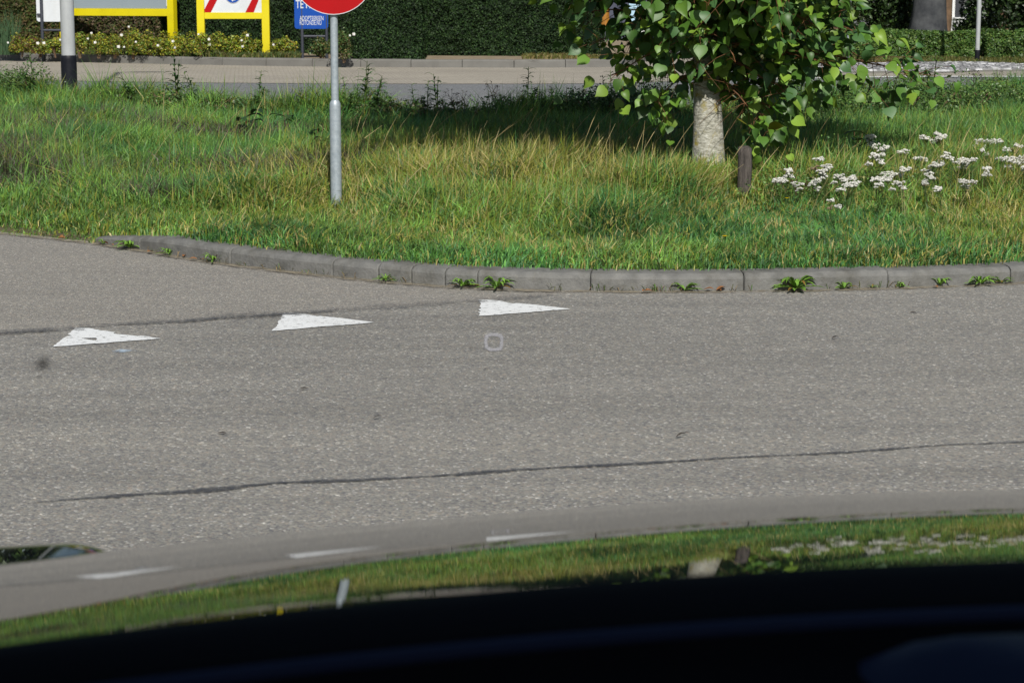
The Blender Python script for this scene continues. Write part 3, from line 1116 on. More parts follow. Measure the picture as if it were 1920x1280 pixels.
# yarrow: proto plants, then copies
def yarrow_proto(k):
    root = empty('yarrow_plant', (0, 0, -50))
    ns = 3 + k % 3
    st, fl = MB(), MB()
    for s in range(ns):
        a = random.uniform(0, 6.28)
        top = Vector((math.cos(a) * random.uniform(.02, .10), math.sin(a) * random.uniform(.02, .10), random.uniform(.33, .43)))
        q_ = random.uniform(.7, 1.2)
        st.col = (.07 * q_, .10 * q_, .03 * q_)
        st.tube([(0, 0, 0), top * 0.5 + Vector((0, 0, .02)), top], [.003, .0026, .002], 4, False)
        fl.col = (.055 * q_, .105 * q_, .028 * q_)
        for j in range(16):
            b = top * random.uniform(.15, .9)
            strip_leaf(fl, b, random.uniform(0, 6.28), random.uniform(.05, .10), .012, .02, .02, 1, 6)
        head = MB()
        white = random.random()
        subs = [(random.uniform(-1, 1) * .040, random.uniform(-1, 1) * .034, random.uniform(-.020, .016)) for _ in range(random.randint(6, 9))]
        for (ox, oy, oz) in subs:
            sub = top + Vector((ox, oy, oz + .012))
            st.tube([top - Vector((0, 0, .04)), sub - Vector((0, 0, .006))], .0011, 3, False)
            for j in range(random.randint(7, 11)):
                rr = .019 * math.sqrt(random.random())
                aa = random.uniform(0, 6.28)
                c_ = sub + Vector((math.cos(aa) * rr, math.sin(aa) * rr, .006 - rr * rr * 30 + random.uniform(-.004, .004)))
                q2 = random.uniform(.8, 1.06)
                head.col = (.84 * q2, .83 * q2, .79 * q2) if white > .10 else (.32 * q2, .25 * q2, .16 * q2)
                r0 = random.uniform(.006, .0105)
                vs = [c_ + Vector((math.cos(i * 1.2566) * r0, math.sin(i * 1.2566) * r0, random.uniform(-.002, .002))) for i in range(5)] + [c_ + Vector((0, 0, r0 * .7)), c_ - Vector((0, 0, r0 * .9))]
                head.add(vs, [(i, (i + 1) % 5, 5) for i in range(5)] + [((i + 1) % 5, i, 6) for i in range(5)])
        head.build('flower_head', M['straw'], root, False, True)
    st.build('stems', M['leaf'], root, False, True)
    fl.build('foliage', M['leaf'], root, False, True)
    return root


protos = [yarrow_proto(k) for k in range(5)]
YP = [(1560, 385), (1590, 350), (1555, 320), (1460, 335), (1495, 345), (1545, 305), (1650, 345), (1640, 310), (1665, 320), (1735, 335), (1745, 345), (1700, 318),
      (1640, 270), (1690, 275), (1660, 290), (1740, 250), (1762, 262), (1845, 270), (1855, 260), (1775, 300), (1800, 302), (1820, 305), (1850, 318), (1875, 295), (1905, 300), (1835, 285), (1815, 340),
      (1685, 345), (1720, 290), (1530, 345), (1895, 280), (1760, 310), (1580, 340), (1770, 350), (1930, 310), (1950, 290), (1600, 330), (1475, 330)]
used = set()
for i, (px_, py_) in enumerate(YP):
    pr = protos[i % 5]
    o = pr if (i % 5) not in used else copy_tree(pr)
    used.add(i % 5)
    zf = float(np.interp(py_, [240, 300, 350, 390], [.46, .40, .33, .27])) + random.uniform(-.03, .03)
    p = pix(px_, py_, zf)
    p.y = min(p.y, float(y_far(p.x)) - 0.3)
    g_ = float(verge_z(p.x, p.y)) - 0.01
    o.location = (p.x, p.y, g_)
    o.rotation_euler = (random.uniform(-.12, .12), random.uniform(-.12, .12), random.uniform(0, 6.28))
    s_ = (zf - g_) / .38
    k_ = random.uniform(.62, 1.05)
    o.scale = (s_ * k_, s_ * k_, s_ * random.uniform(.86, 1.08))
    tag(o, 'white flat-headed yarrow in the flowering patch right of the tree and wooden post', 'flower', 'white yarrow in the verge')


# tall weeds along the far edge of the verge and inside it
def weed_proto(kind):
    root = empty('tall_weed', (0, 0, -50))
    st, fo = MB(), MB()
    dark = {0: (.060, .125, .030), 1: (.08, .15, .035), 2: (.045, .065, .03), 3: (.075, .15, .03)}[kind]
    nst = {0: 2, 1: 3, 2: 2, 3: 3}[kind]
    for s in range(nst):
        hh = random.uniform(.45, .70)
        lx, ly = random.uniform(-.10, .10), random.uniform(-.08, .08)
        q_ = random.uniform(.7, 1.2)
        st.col = (dark[0] * 1.3 * q_, dark[1] * q_, dark[2] * q_)
        pts = [Vector((lx * t_ * t_, ly * t_ * t_, hh * t_)) for t_ in (0, .3, .6, .85, 1)]
        st.tube(pts, [.005, .0045, .004, .003, .002], 5, False)
        for j in range({0: 34, 1: 24, 2: 8, 3: 48}[kind]):
            t_ = random.uniform(.12, .98)
            b = Vector((lx * t_ * t_, ly * t_ * t_, hh * t_))
            fo.col = tuple(c_ * random.uniform(.7, 1.35) for c_ in dark)
            L_ = {0: .11, 1: .13, 2: .05, 3: .08}[kind] * random.uniform(.6, 1.2) * (1.15 - .5 * t_)
            strip_leaf(fo, b, random.uniform(0, 6.28), L_, L_ * {0: .22, 1: .34, 2: .3, 3: .3}[kind], L_ * random.uniform(.1, .7), L_ * random.uniform(.1, .5), 0, 4)
        if kind == 2:                      # dock or dead umbel: branching dark seed heads
            for j in range(9):
                t_ = random.uniform(.55, 1)
                b = Vector((lx * t_ * t_, ly * t_ * t_, hh * t_))
                a = random.uniform(0, 6.28)
                e = b + Vector((math.cos(a) * .07, math.sin(a) * .05, random.uniform(.05, .13)))
                st.col = (.06, .045, .03)
                st.tube([b, e], [.002, .0012], 3, False)
                for m_ in range(5):
                    fo.col = (.055 * random.uniform(.6, 1.4), .04, .025)
                    strip_leaf(fo, e + Vector((random.uniform(-.012, .012), random.uniform(-.012, .012), random.uniform(-.03, .01))), random.uniform(0, 6.28), .014, .010, .008, 0, 0, 3)
    st.build('stems', M['leaf'], root, False, True)
    fo.build('foliage', M['leaf'], root, False, True)
    return root


wp = [weed_proto(k) for k in range(4)]
usedw = set()
WE = [(30, 0), (70, 3), (95, 3), (150, 2), (175, 2), (215, 2), (245, 1), (270, 1), (292, 2), (330, 0), (350, 1), (372, 0), (405, 2), (430, 2), (475, 1), (482, 3), (560, 3), (655, 3), (688, 0), (700, 0),
      (712, 3), (738, 0), (755, 0), (775, 0), (800, 3), (822, 0), (838, 0), (865, 2), (885, 2), (930, 2), (938, 2), (985, 3), (1005, 3), (1040, 0), (1058, 2), (1072, 2), (1108, 2), (1130, 3), (1150, 3), (1180, 3),
      (1210, 3), (1240, 3), (1500, 3), (1545, 2), (1590, 3), (1640, 3), (1680, 3), (1705, 2), (1725, 3), (1750, 3), (1775, 3), (1800, 3), (1825, 2), (1840, 2), (1865, 2), (1885, 3), (1910, 3)]
ORD = 'first second third fourth fifth sixth seventh eighth ninth tenth eleventh twelfth thirteenth fourteenth fifteenth sixteenth'.split()
nth = {}
for i, (px_, kd) in enumerate(WE):
    o = wp[kd] if kd not in usedw else copy_tree(wp[kd])
    usedw.add(kd)
    yy = 22.0
    for _ in range(6):
        xx = (px_ - 960) / F * (yy * math.cos(PITCH) + 1.2 * math.sin(PITCH))
        yy = float(y_far(xx)) - 0.25 - 0.9 * ((i * 7) % 5) / 5
    o.location = (xx, yy, float(verge_z(xx, yy)) - 0.01)
    o.rotation_euler = (random.uniform(-.1, .1), random.uniform(-.12, .12), random.uniform(0, 6.28))
    s_ = random.choice([random.uniform(.35, .7), random.uniform(.6, 1.1)])
    o.scale = (s_ * random.uniform(1.1, 1.7), s_ * 1.4, s_)
    side = 'left of sign post' if px_ < 630 else 'between post and tree' if px_ < 1300 else 'right of tree'
    kinds = ['tall narrow-leaved green weed', 'broad-leaved green weed', 'dark brown-seeded weed', 'bushy fine-leaved weed'][kd]
    nth[(kd, side)] = nth.get((kd, side), -1) + 1
    tag(o, kinds + ', ' + ORD[nth[(kd, side)]] + ' from left, at the far verge edge ' + side, 'weed', 'weeds along the far edge of the verge ' + side)


for i, (px_, dd, rx, hh, dk) in enumerate([(20, 25.0, .55, .50, 1.0), (85, 25.5, .45, .55, .9), (1030, 20.6, .5, .42, .8), (1130, 20.4, .55, .48, .8), (1225, 20.2, .6, .50, .8), (1455, 19.8, .5, .42, .8), (1520, 20.6, .55, .45, 1.0),
                                         (1590, 20.5, .4, .38, 1.3), (1665, 20.6, .6, .52, .8), (1735, 21.2, .6, .56, .95), (1810, 21.6, .6, .52, 1.0), (1880, 22.2, .6, .48, 1.05)]):
    xx = (px_ - 960) / F * (dd * math.cos(PITCH) + 1.2 * math.sin(PITCH))
    yy = min(dd, float(y_far(xx)) - .5)
    side = ['at the left edge beside the lamp post', 'just left of the lamp post foot', 'in the shade, farthest left of the trunk', 'in the shade between two others left of the trunk', 'in the shade closest to the trunk on its left',
            'directly right of the trunk', 'second right of the trunk', 'lighter and lower, third right of the trunk', 'darkest, behind the yarrow patch', 'tallest, behind the yarrow patch', 'second from the right edge', 'nearest the right edge'][i]
    shrub('leafy_herb', (xx, yy, float(verge_z(xx, yy)) - .02), rx, rx * .7, hh, 3800, .030, np.array([(.075, .15, .035), (.10, .19, .04), (.055, .12, .035), (.13, .19, .05)]) * dk,
          'bushy fine-leaved herb clump ' + side, 'herb', None, 'leaf', 6, .03, 30)


for i, (px_, rx, hh) in enumerate([(165, .30, .34), (225, .28, .30), (320, .34, .38), (385, .25, .30), (440, .30, .32), (520, .24, .26), (672, .26, .30), (715, .30, .36), (760, .28, .32), (815, .32, .34), (880, .26, .30), (945, .34, .38)]):
    yy = 22.0
    for _ in range(6):
        xx = (px_ - 960) / F * (yy * math.cos(PITCH) + 1.2 * math.sin(PITCH))
        yy = float(y_far(xx)) - .55 - .5 * ((i * 3) % 4) / 4
    shrub('tangled_herb', (xx, yy, float(verge_z(xx, yy)) - .02), rx * 1.3, rx, hh, 1500, .034, np.array([(.085, .16, .04), (.11, .20, .045), (.06, .12, .04), (.17, .17, .06), (.12, .09, .05)]) * [1, .75, 1.1][i % 3],
          'tangled leafy herb clump, ' + ORD[i] + ' from left, along the far verge edge before the trunk shade', 'herb', None, 'leaf', 6, .03, 16)
for i, (px_, py_) in enumerate([(1500, 350), (1590, 350), (1680, 345), (1770, 340), (1640, 300), (1740, 300), (1850, 320), (1560, 300)]):
    p = pix(px_, py_, .25)
    shrub('yarrow_foliage', (p.x, p.y, float(verge_z(p.x, p.y)) - .02), .36, .26, .27, 1500, .022, [(.11, .21, .05), (.14, .25, .06), (.085, .17, .05), (.22, .22, .08)],
          'low feathery green foliage clump under the white yarrow flowers', 'plant', 'feathery foliage under the yarrow', 'leaf', 5, .02, 18)


def broad_plant(px_, py_, size, n, green, label, zz=0.2):
    p = pix(px_, py_, zz)
    root = empty('broadleaf_plant', (p.x, p.y, float(verge_z(p.x, p.y))))
    for k in range(n):
        mb = MB()
        q_ = random.uniform(.7, 1.3)
        mb.col = tuple(g_ * q_ for g_ in green)
        hz_ = random.uniform(.06, .30)
        strip_leaf(mb, (random.uniform(-.08, .08), random.uniform(-.08, .08), hz_), random.uniform(0, 6.28), size * random.uniform(.7, 1.2), size * random.uniform(.4, .55), size * .35, size * .3, 0, 6)
        mb.build('leaf', M['leaf'], root, True, True)
    mb = MB()
    for k in range(3):
        mb.tube([(0, 0, -.02), (random.uniform(-.06, .06), random.uniform(-.06, .06), .33)], [.004, .002], 5)
    mb.build('stem', M['twig'], root)
    tag(root, label, 'plant')


broad_plant(465, 262, .17, 12, (.028, .065, .020), 'dark broad-leaved plant in the grass left of the sign post')
broad_plant(540, 262, .11, 8, (.05, .095, .03), 'smaller leafy plant between the dark broad-leaved plant and the sign post')
broad_plant(235, 190, .22, 12, (.07, .12, .045), 'large pale dock with curled leaves right of the lamp post')
broad_plant(290, 195, .24, 11, (.085, .14, .05), 'large pale dock with wide leaves, second right of the lamp post')
broad_plant(1250, 275, .12, 7, (.10, .15, .04), 'leafy plant in the dry grass just left of the trunk')
broad_plant(1610, 320, .17, 9, (.045, .10, .025), 'broad-leaved plant among the white yarrow')
broad_plant(600, 330, .12, 10, (.055, .11, .02), 'leafy weed beside the foot of the sign post', .1)

# small single flowers
for (px_, py_, c_, lab) in [(1357, 462, (.85, .62, .0), 'single yellow dandelion flower in the short grass near the kerb'), (1178, 402, (.16, .07, .30), 'small purple flower spike in the grass left of the tree'),
                            (572, 357, (.80, .60, .0), 'tiny yellow flower in the grass left of the sign post'), (1855, 220, (.35, .12, .40), 'small purple thistle flower at far right'),
                            (1123, 386, (.8, .8, .78), 'small white daisy in the dry grass below the tree shadow'), (1474, 388, (.8, .6, .0), 'tiny yellow flower below the yarrow patch')]:
    p = pix(px_, py_, .17)
    root = empty('small_flower', (p.x, p.y, float(verge_z(p.x, p.y))))
    hz_ = .19 - root.location.z + 0.03
    mb = MB()
    mb.col = (.06, .11, .02)
    mb.tube([(0, 0, -.01), (.004, 0, hz_)], .002, 5).build('stem', M['leaf'], root, False, True)
    mb = MB()
    for k in range(9):
        mb.col = tuple(q_ * random.uniform(.85, 1.1) for q_ in c_)
        strip_leaf(mb, (.004, 0, hz_), k * .7, .015, .009, .006, 0, 0, 3)
    mb.build('petals', M['straw'], root, False, True)
    tag(root, lab, 'flower')

# ------------------------------------------------------------------ verge tree
TX, TY = 1.375, 14.7
TZ = float(verge_z(TX, TY))
tree = empty('lime_tree', (TX, TY, TZ))
tag(tree, 'young lime tree with pale lichened trunk and low leafy crown on the verge', 'tree')
tp, tr_ = [], []
for i in range(24):
    z = -0.1 + 5.3 * (i / 23) ** 1.7
    tp.append((-0.02 + 0.012 * math.sin(z * 3) - 0.045 * min(z, 1.2), 0.01 * math.cos(z * 2), z))
    tr_.append(max(0.02, (0.112 - 0.028 * min(z, 1.0) - 0.013 * max(z - 1, 0)) + 0.035 * math.exp(-max(z, 0) / 0.12) + random.uniform(-.003, .003)))
mb = MB()
mb.tube(tp, tr_, 22)
to = mb.build('trunk', None, tree, True)
# bark: pale grey plates, whitish and yellow lichen
m, N, L, P = new_mat('lichened_bark')
tc = N.new('ShaderNodeTexCoord')
mp = N.new('ShaderNodeMapping')
mp.inputs['Scale'].default_value = (1, 1, 2.2)
L.new(tc.outputs['Object'], mp.inputs['Vector'])
n1 = noise(N, L, mp.outputs[0], 26, 6, 0.7)
r1 = ramp(N, [(0.30, (.17, .165, .14)), (0.46, (.34, .33, .28)), (0.58, (.48, .47, .42)), (0.70, (.66, .65, .61))])
L.new(n1.outputs['Fac'], r1.inputs['Fac'])
n2 = noise(N, L, tc.outputs['Object'], 9, 5, 0.6)
r2 = ramp(N, [(0.56, (0, 0, 0)), (0.66, (1, 1, 1))])
L.new(n2.outputs['Fac'], r2.inputs['Fac'])
mx = N.new('ShaderNodeMix')
mx.data_type = 'RGBA'
L.new(r2.outputs['Color'], mx.inputs[0])
L.new(r1.outputs['Color'], mx.inputs[6])
mx.inputs[7].default_value = (.33, .27, .06, 1)
L.new(mx.outputs[2], P.inputs['Base Color'])
P.inputs['Roughness'].default_value = 0.95
b = N.new('ShaderNodeBump')
b.inputs['Strength'].default_value = 0.9
b.inputs['Distance'].default_value = 0.012
L.new(n1.outputs['Fac'], b.inputs['Height'])
L.new(b.outputs['Normal'], P.inputs['Normal'])
to.data.materials.append(m)


def lime_leaf(s=1.0):
    """heart-shaped toothed leaf, stalk at origin, blade along +x, folded at the rib"""
    prof = [(0.0, 0.0), (-0.06, .16), (-0.02, .33), (0.12, .46), (0.32, .50), (0.52, .42), (0.72, .26), (0.88, .10), (1.05, 0.0)]
    vs = [(p[0] * .105 * s, 0, -0.10 * .105 * s * (p[0] ** 2)) for p in prof]
    n_ = len(prof)
    for sg in (1, -1):
        vs += [(p[0] * .105 * s, sg * p[1] * .105 * s, (0.16 * p[1] - 0.16 * p[0] ** 2) * .105 * s) for p in prof[1:-1]]
    fs = []
    for sgi in range(2):
        o = n_ + sgi * (n_ - 2)
        def E(i):
            return i if i in (0, n_ - 1) else o + i - 1
        for i in range(n_ - 1):
            q_ = [i, i + 1] if i == 0 else [i, i + 1]
            poly = [i, i + 1, E(i + 1), E(i)]
            poly = [p for k, p in enumerate(poly) if p not in poly[:k]]
            if len(poly) > 2:
                fs.append(tuple(poly if sgi else poly[::-1]))
    return vs, fs


LV, LF = lime_leaf()
LVn = np.array(LV)
LT = []
for f in LF:
    for k in range(1, len(f) - 1):
        LT.append((f[0], f[k], f[k + 1]))
LT = np.array(LT)
LEAFC = [(.075, .170, .024), (.110, .215, .028), (.048, .115, .020), (.165, .265, .034), (.060, .140, .045)]


def bent(k):
    b_ = LVn.copy()
    x_, y_ = LVn[:, 0] / .105, LVn[:, 1] / .105
    b_[:, 2] = (.105 * ([.16, .45, .02, .30, -.12, .55][k % 6] * np.abs(y_) - [.16, .5, .05, -.18, .35, .75][k % 6] * x_ ** 2 + [0, .15, -.2, .2, .1, -.15][k % 6] * x_ * y_))
    b_[:, 1] *= [1, .85, 1.08, .92, 1.0, .8][k % 6]
    return b_


leaf_meshes = []
for k in range(9):
    c_ = LEAFC[k % 5] if k < 8 else (.20, .20, .02)
    q_ = [1, .85, 1.15, 1.3, 1.0, .75, 1.1, .95, 1][k]
    me = tri_mesh('leaf', bent(k) * rng.uniform(.9, 1.1), LT, np.tile(np.array(c_) * q_, (len(LVn), 1)))
    me.materials.append(M['leaf'])
    leaf_meshes.append(me)

# branches: low drooping ones seen in the photo, then the upper crown
# each: start height on the trunk, end point (x, y, z) relative to the trunk base, sag
BR = [(1.05, (-.86, -.25, .98), .10), (1.15, (-.95, .2, 1.20), .05), (.95, (-.72, -.35, .78), .08), (1.2, (-.55, -.5, 1.12), .06), (.85, (-.42, -.38, .62), .03), (1.3, (-.35, -.6, 1.0), .1),
      (1.0, (1.36, -.30, .80), .03), (1.1, (1.15, -.15, 1.02), .06), (1.25, (1.05, .25, 1.25), .05), (1.0, (.85, -.45, .80), .04), (1.2, (.70, -.55, 1.08), .08), (.9, (.55, -.4, .62), .04),
      (.85, (.34, -.42, .42), .02), (.8, (.45, -.15, .50), .02), (1.3, (.25, -.65, 1.10), .1), (1.05, (.10, -.55, .88), .08), (1.35, (-.1, -.7, 1.25), .1), (.9, (.62, .3, .55), .05), (1.1, (-.5, .5, .9), .05), (1.2, (.9, .6, 1.0), .08),
      (1.0, (.3, .6, .7), .08), (1.4, (1.35, .1, 1.55), .05), (1.4, (-1.0, 0, 1.55), .05), (1.35, (.45, -.75, 1.35), .08), (1.35, (-.65, -.55, 1.4), .08), (1.4, (.85, -.6, 1.42), .08), (1.5, (0, -.8, 1.6), .06)]
rb = np.random.default_rng(5)
for k in range(96):
    z0 = 1.3 + 3.2 * rb.random()
    rr = (0.9 + 2.25 * math.sin(min(1, (z0 - 0.9) / 2.2) * math.pi * 0.5)) * (1 - 0.55 * max(0, (z0 - 3.0) / 1.6)) * rb.uniform(.55, 1.0)
    if z0 < 2.1:
        rr = min(rr, .95)
    a = rb.random() * 6.283
    rr *= 1 - .12 * max(0, math.cos(a))
    BR.append((z0, (math.cos(a) * rr, math.sin(a) * rr, z0 + rb.uniform(-.1, .7)), .12))
bmb = MB()
lp, ldir, lnear = [], [], []
for bi, (z0, e, sag) in enumerate(BR):
    s = Vector((-.02 - .045 * min(z0, 1.2), 0, z0))
    e = Vector(e)
    if bi < 27 and bi != 6 and e.x > .5:
        e.x *= .84
        e.z += .06
    pts = []
    for i in range(9):
        t_ = i / 8
        p = s.lerp(e, t_)
        p.z += sag * math.sin(t_ * math.pi) + random.uniform(-.012, .012)
        p.x += random.uniform(-.015, .015)
        pts.append(p)
    ln = (e - s).length
    bmb.tube(pts, [0.003 + 0.006 * ln * (1 - i / 8) for i in range(9)], 5)
    bt = (e - s).normalized()
    nleaf = int((150 if bi >= 27 else 105 if e.x > -.45 else 50) * ln) + 12
    for k in range(nleaf):
        t_ = random.uniform(.22, 1.02)
        i = min(int(t_ * 8), 7)
        p = pts[i].lerp(pts[i + 1], min(1, t_ * 8 - i))
        spread = (.05 + .13 * (1 - abs(t_ - .6))) * (1.0 if bi < 27 else 1.9)
        off = Vector((random.gauss(0, spread), random.gauss(0, spread), random.gauss(-.02, spread * .75)))
        q_ = p + off
        if off.length > .05 and k % 3 == 0:
            bmb.tube([p, p.lerp(q_, .5) + Vector((0, 0, .015)), q_], [.003, .002, .0012], 3, False)
        dirv = (bt * random.uniform(-.2, 1.0) + off.normalized() * .8 + Vector((random.gauss(0, .4), random.gauss(-.15, .4), random.uniform(-1.1, .1)))).normalized()
        if abs(q_.x + .03 + .126 * q_.y) < .19 and q_.y < .1 and q_.z < .60 - .84 * q_.y:
            continue
        lp.append(q_)
        ldir.append(dirv)
        lnear.append(bi < 27)
bmb.build('branches', M['twig'], tree, True)


def leaf_basis(dv):
    up = Vector((random.gauss(0, .5), random.gauss(-.75, .5), .8))       # blades face the light
    z_ = (up - dv * up.dot(dv)).normalized()
    y_ = z_.cross(dv)
    return Matrix((dv, y_, z_)).transposed()


order = sorted(range(len(lp)), key=lambda i: (0 if (lp[i].z < 1.38) else 1, lp[i].y))
vs_, ts_, cs_, off = [], [], [], 0
for rank, i in enumerate(order):
    Bm = leaf_basis(ldir[i])
    sc = random.uniform(.50, .92)
    if rank < 290:
        o = bpy.data.objects.new('leaf', random.choice(leaf_meshes[:8]) if random.random() > .012 else leaf_meshes[8])
        COL.objects.link(o)
        o.parent = tree
        o.matrix_local = Matrix.Translation(lp[i]) @ Bm.to_4x4() @ Matrix.Scale(sc, 4)
    else:
        vv_ = (np.array(Bm) @ (bent(i % 6) * sc).T).T + np.array(lp[i])
        vs_.append(vv_)
        ts_.append(LT + off)
        off += len(vv_)
        cs_.append(np.tile(np.array(random.choice(LEAFC)) * random.uniform(.7, 1.25), (len(vv_), 1)))
cr = link('crown', tri_mesh('crown', np.concatenate(vs_), np.concatenate(ts_), np.concatenate(cs_)), M['leaf'], tree)
cr['kind'] = 'stuff'
# the two yellow leaves that hang lowest
for dx in (-.07, .07):
    o = bpy.data.objects.new('leaf', leaf_meshes[8])
    COL.objects.link(o)
    o.parent = tree
    o.matrix_local = Matrix.Translation((.27 + dx, -.45, .46)) @ Matrix.Rotation(0 if dx > 0 else math.pi, 4, 'Z') @ Matrix.Rotation(R(-35), 4, 'X' if dx > 0 else 'Y') @ Matrix.Scale(.85, 4)

# old timber post beside the trunk
p = pix(1395, 386, 0.10)
post = MB()
prof = []
for i in range(10):
    z = -.1 + .475 * i / 9
    prof.append(((random.uniform(-.002, .002), random.uniform(-.002, .002), z), .046 + random.uniform(-.002, .002)))
prof.append(((0, 0, .384), .038))
prof.append(((0, 0, .392), .022))
post.tube([a for a, _ in prof], [b for _, b in prof], 14)
m = mat_noise('grey_split_wood', (.035, .03, .028), (.13, .11, .10), 6, 0.95, 0.9)
mp = m.node_tree.nodes.new('ShaderNodeMapping')
mp.inputs['Scale'].default_value = (9, 9, 1.2)
tcn = [n_ for n_ in m.node_tree.nodes if n_.type == 'TEX_COORD'][0]
m.node_tree.links.new(tcn.outputs['Object'], mp.inputs['Vector'])
for n_ in m.node_tree.nodes:
    if n_.type == 'TEX_NOISE':
        m.node_tree.links.new(mp.outputs[0], n_.inputs['Vector'])
o = post.build('wooden_post', m, None, True)
o.location = p
tag(o, 'short weathered round wooden post standing right of the tree trunk', 'post')
# a second, lower stump in the shade left of the trunk
p = pix(1255, 300, 0.14)
post = MB()
post.tube([(0, 0, -.1), (0, 0, .12), (.004, 0, .30), (.004, 0, .305)], [.045, .046, .045, .03], 12)
o = post.build('wooden_post', m, None, True)
o.location = p
tag(o, 'low wooden stump half hidden in grass left of the tree trunk', 'post')

# ------------------------------------------------------------------ no-entry sign on its post
p = pix(631, 399, 0.10)
SX, SY = p.x, p.y
sg = empty('traffic_sign', (SX, SY, float(verge_z(SX, SY))))
tag(sg, 'round red traffic sign on a stepped galvanised post in the verge', 'traffic sign')
gz = sg.location.z
zs = pixd(631, 194, SY).z - gz
MB().tube([(0, 0, -.2), (0, 0, zs - .02), (0, 0, zs), (0, 0, zs + .018)], [.0355, .0355, .034, .0255], 20).build('lower_post', M['galv'], sg, True)
ztop = pixd(631, 28, SY).z - gz
RS = 77.5 / F * SY
MB().tube([(0, 0, zs - .05), (0, 0, ztop + 2 * RS + .02)], .0240, 20).build('upper_post', M['galv'], sg, True)
cz = ztop + RS


def disc(mb, r0, r1, y0, y1, cz, n=48, cx=0.0):
    vs, fs = [], []
    if r0 == 0:
        vs = [(cx, y0, cz)] + [(cx + r1 * math.sin(2 * math.pi * k / n), y0, cz + r1 * math.cos(2 * math.pi * k / n)) for k in range(n)]
        vs += [(cx + r1 * math.sin(2 * math.pi * k / n), y1, cz + r1 * math.cos(2 * math.pi * k / n)) for k in range(n)] + [(cx, y1, cz)]
        for k in range(n):
            k2 = (k + 1) % n
            fs += [(0, 1 + k, 1 + k2), (1 + k, 1 + n + k, 1 + n + k2, 1 + k2), (2 * n + 1, 1 + n + k2, 1 + n + k)]
    else:
        for yy in (y0, y1):
            for rr in (r0, r1):
                vs += [(cx + rr * math.sin(2 * math.pi * k / n), yy, cz + rr * math.cos(2 * math.pi * k / n)) for k in range(n)]
        for k in range(n):
            k2 = (k + 1) % n
            fs += [(k, n + k, n + k2, k2), (n + k, 3 * n + k, 3 * n + k2, n + k2), (2 * n + k, 2 * n + k2, 3 * n + k2, 3 * n + k), (k, k2, 2 * n + k2, 2 * n + k)]
    return mb.add(vs, fs)


pl = disc(MB(), 0, RS - .004, -.040, -.034, cz).build('sign_plate', M['red'], sg)
disc(MB(), RS - .004, RS, -.042, -.022, cz).build('rim', M['white'], pl)
MB().box((0, -.0415, cz), (RS * 1.45, .002, RS * .34), 0).build('white_bar', M['white'], pl)
disc(MB(), 0, RS - .006, -.033, -.028, cz).build('back_plate', M['galv'], pl)
for dz in (-.12, .12):
    MB().box((0, -.012, cz + dz), (.075, .036, .03), 0, .004).build('clamp', M['galv'], sg)


# ------------------------------------------------------------------ lamp posts and plain pole
def lamp(px_, py_base, py_sleeve, w_px, hgt, label, dist, group=None):
    base = pixd(px_, py_base, dist)
    x_ = base.x
    zg = 0.02
    r_ = base.y * w_px / F / 2
    root = empty('lamp_post', (x_, dist, zg))
    tag(root, label, 'lamp post', group)
    zsl = pixd(px_, py_sleeve, dist).z - zg
    MB().tube([(0, 0, -.3), (0, 0, zsl - .05), (0, 0, zsl - .012), (0, 0, zsl)], [r_ * 1.08, r_ * 1.08, r_ * 1.07, r_ * 0.99], 28).build('sleeve', M['black'], root, True)
    MB().tube([(0, 0, zsl - .1), (0, 0, zsl + 1.2), (0, 0, hgt * .6), (0, 0, hgt)], [r_ * 0.95, r_ * 0.94, r_ * .75, r_ * .5], 28).build('mast', M['alu'], root, True)
    MB().tube([(0, 0, hgt - .05), (.05, 0, hgt + .12), (.28, 0, hgt + .2)], [.035, .032, .03], 10).build('arm', M['alu'], root, True)
    hd = MB().box((.5, 0, hgt + .2), (.62, .24, .10), 0, .035).build('lamp_head', M['galv'], root, True)
    MB().box((.55, 0, hgt + .145), (.4, .18, .02), 0, .006).build('diffuser', M['white'], hd)
    MB().box((-.35 * r_, -r_ * 1.08, .30), (.02, .006, .012), 0, .002).build('latch', M['alu'], root)
    return root


lamp(131, 180, 104, 27, 9.4, 'thick aluminium lamp post with black base sleeve in the grass at far left', 27.8)
lamp(1832, 118, 94, 8.6, 6.0, 'slim aluminium lamp post with black base before the low hedge at right', 43.6)
p = pix(1590, 122)
root = empty('steel_pole', (p.x, p.y, 0))
MB().tube([(0, 0, -.2), (0, 0, 1.1), (0, 0, 3.2)], [.036, .035, .035], 12).build('pole', M['galv'], root, True)
MB().tube([(0, 0, 3.19), (0, 0, 3.22)], [.038, .036], 12).build('cap', M['black'], root)
tag(root, 'thin galvanised steel pole behind the tree leaves before the low hedge', 'pole')

# ------------------------------------------------------------------ roundabout island, apron, far kerb
ISL_PX = [(-900, 84), (-500, 98), (-200, 107), (0, 113.5), (200, 119), (400, 123.5), (600, 126.5), (800, 128), (1000, 128.5), (1120, 127.5)]
isl = [pix(a, b) for a, b in ISL_PX]
e = isl[-1]
isl += [Vector((e.x + .35, e.y + .12, 0)), Vector((e.x + .62, e.y + .45, 0)), Vector((e.x + .75, e.y + .95, 0)), Vector((e.x + .95, e.y + 2.2, 0)), Vector((e.x + 1.4, e.y + 5.0, 0)), Vector((e.x + 1.9, e.y + 9, 0))]
APR_PX = [(-900, 128), (-500, 138), (-200, 145), (0, 150), (200, 154), (400, 156.5), (600, 158), (800, 158.5), (1000, 158.5), (1150, 157.5), (1250, 154), (1310, 147), (1340, 138), (1345, 130), (1340, 122)]
apr = [pix(a, b) for a, b in APR_PX]
sheet('apron', [(p.x, p.y) for p in apr] + [(3.4, 60), (-60, 60)], 0.010, M['apron'])
sheet('island', [(p.x, p.y + .06) for p in isl] + [(4.5, 75), (-60, 75)], 0.14, M['island'])
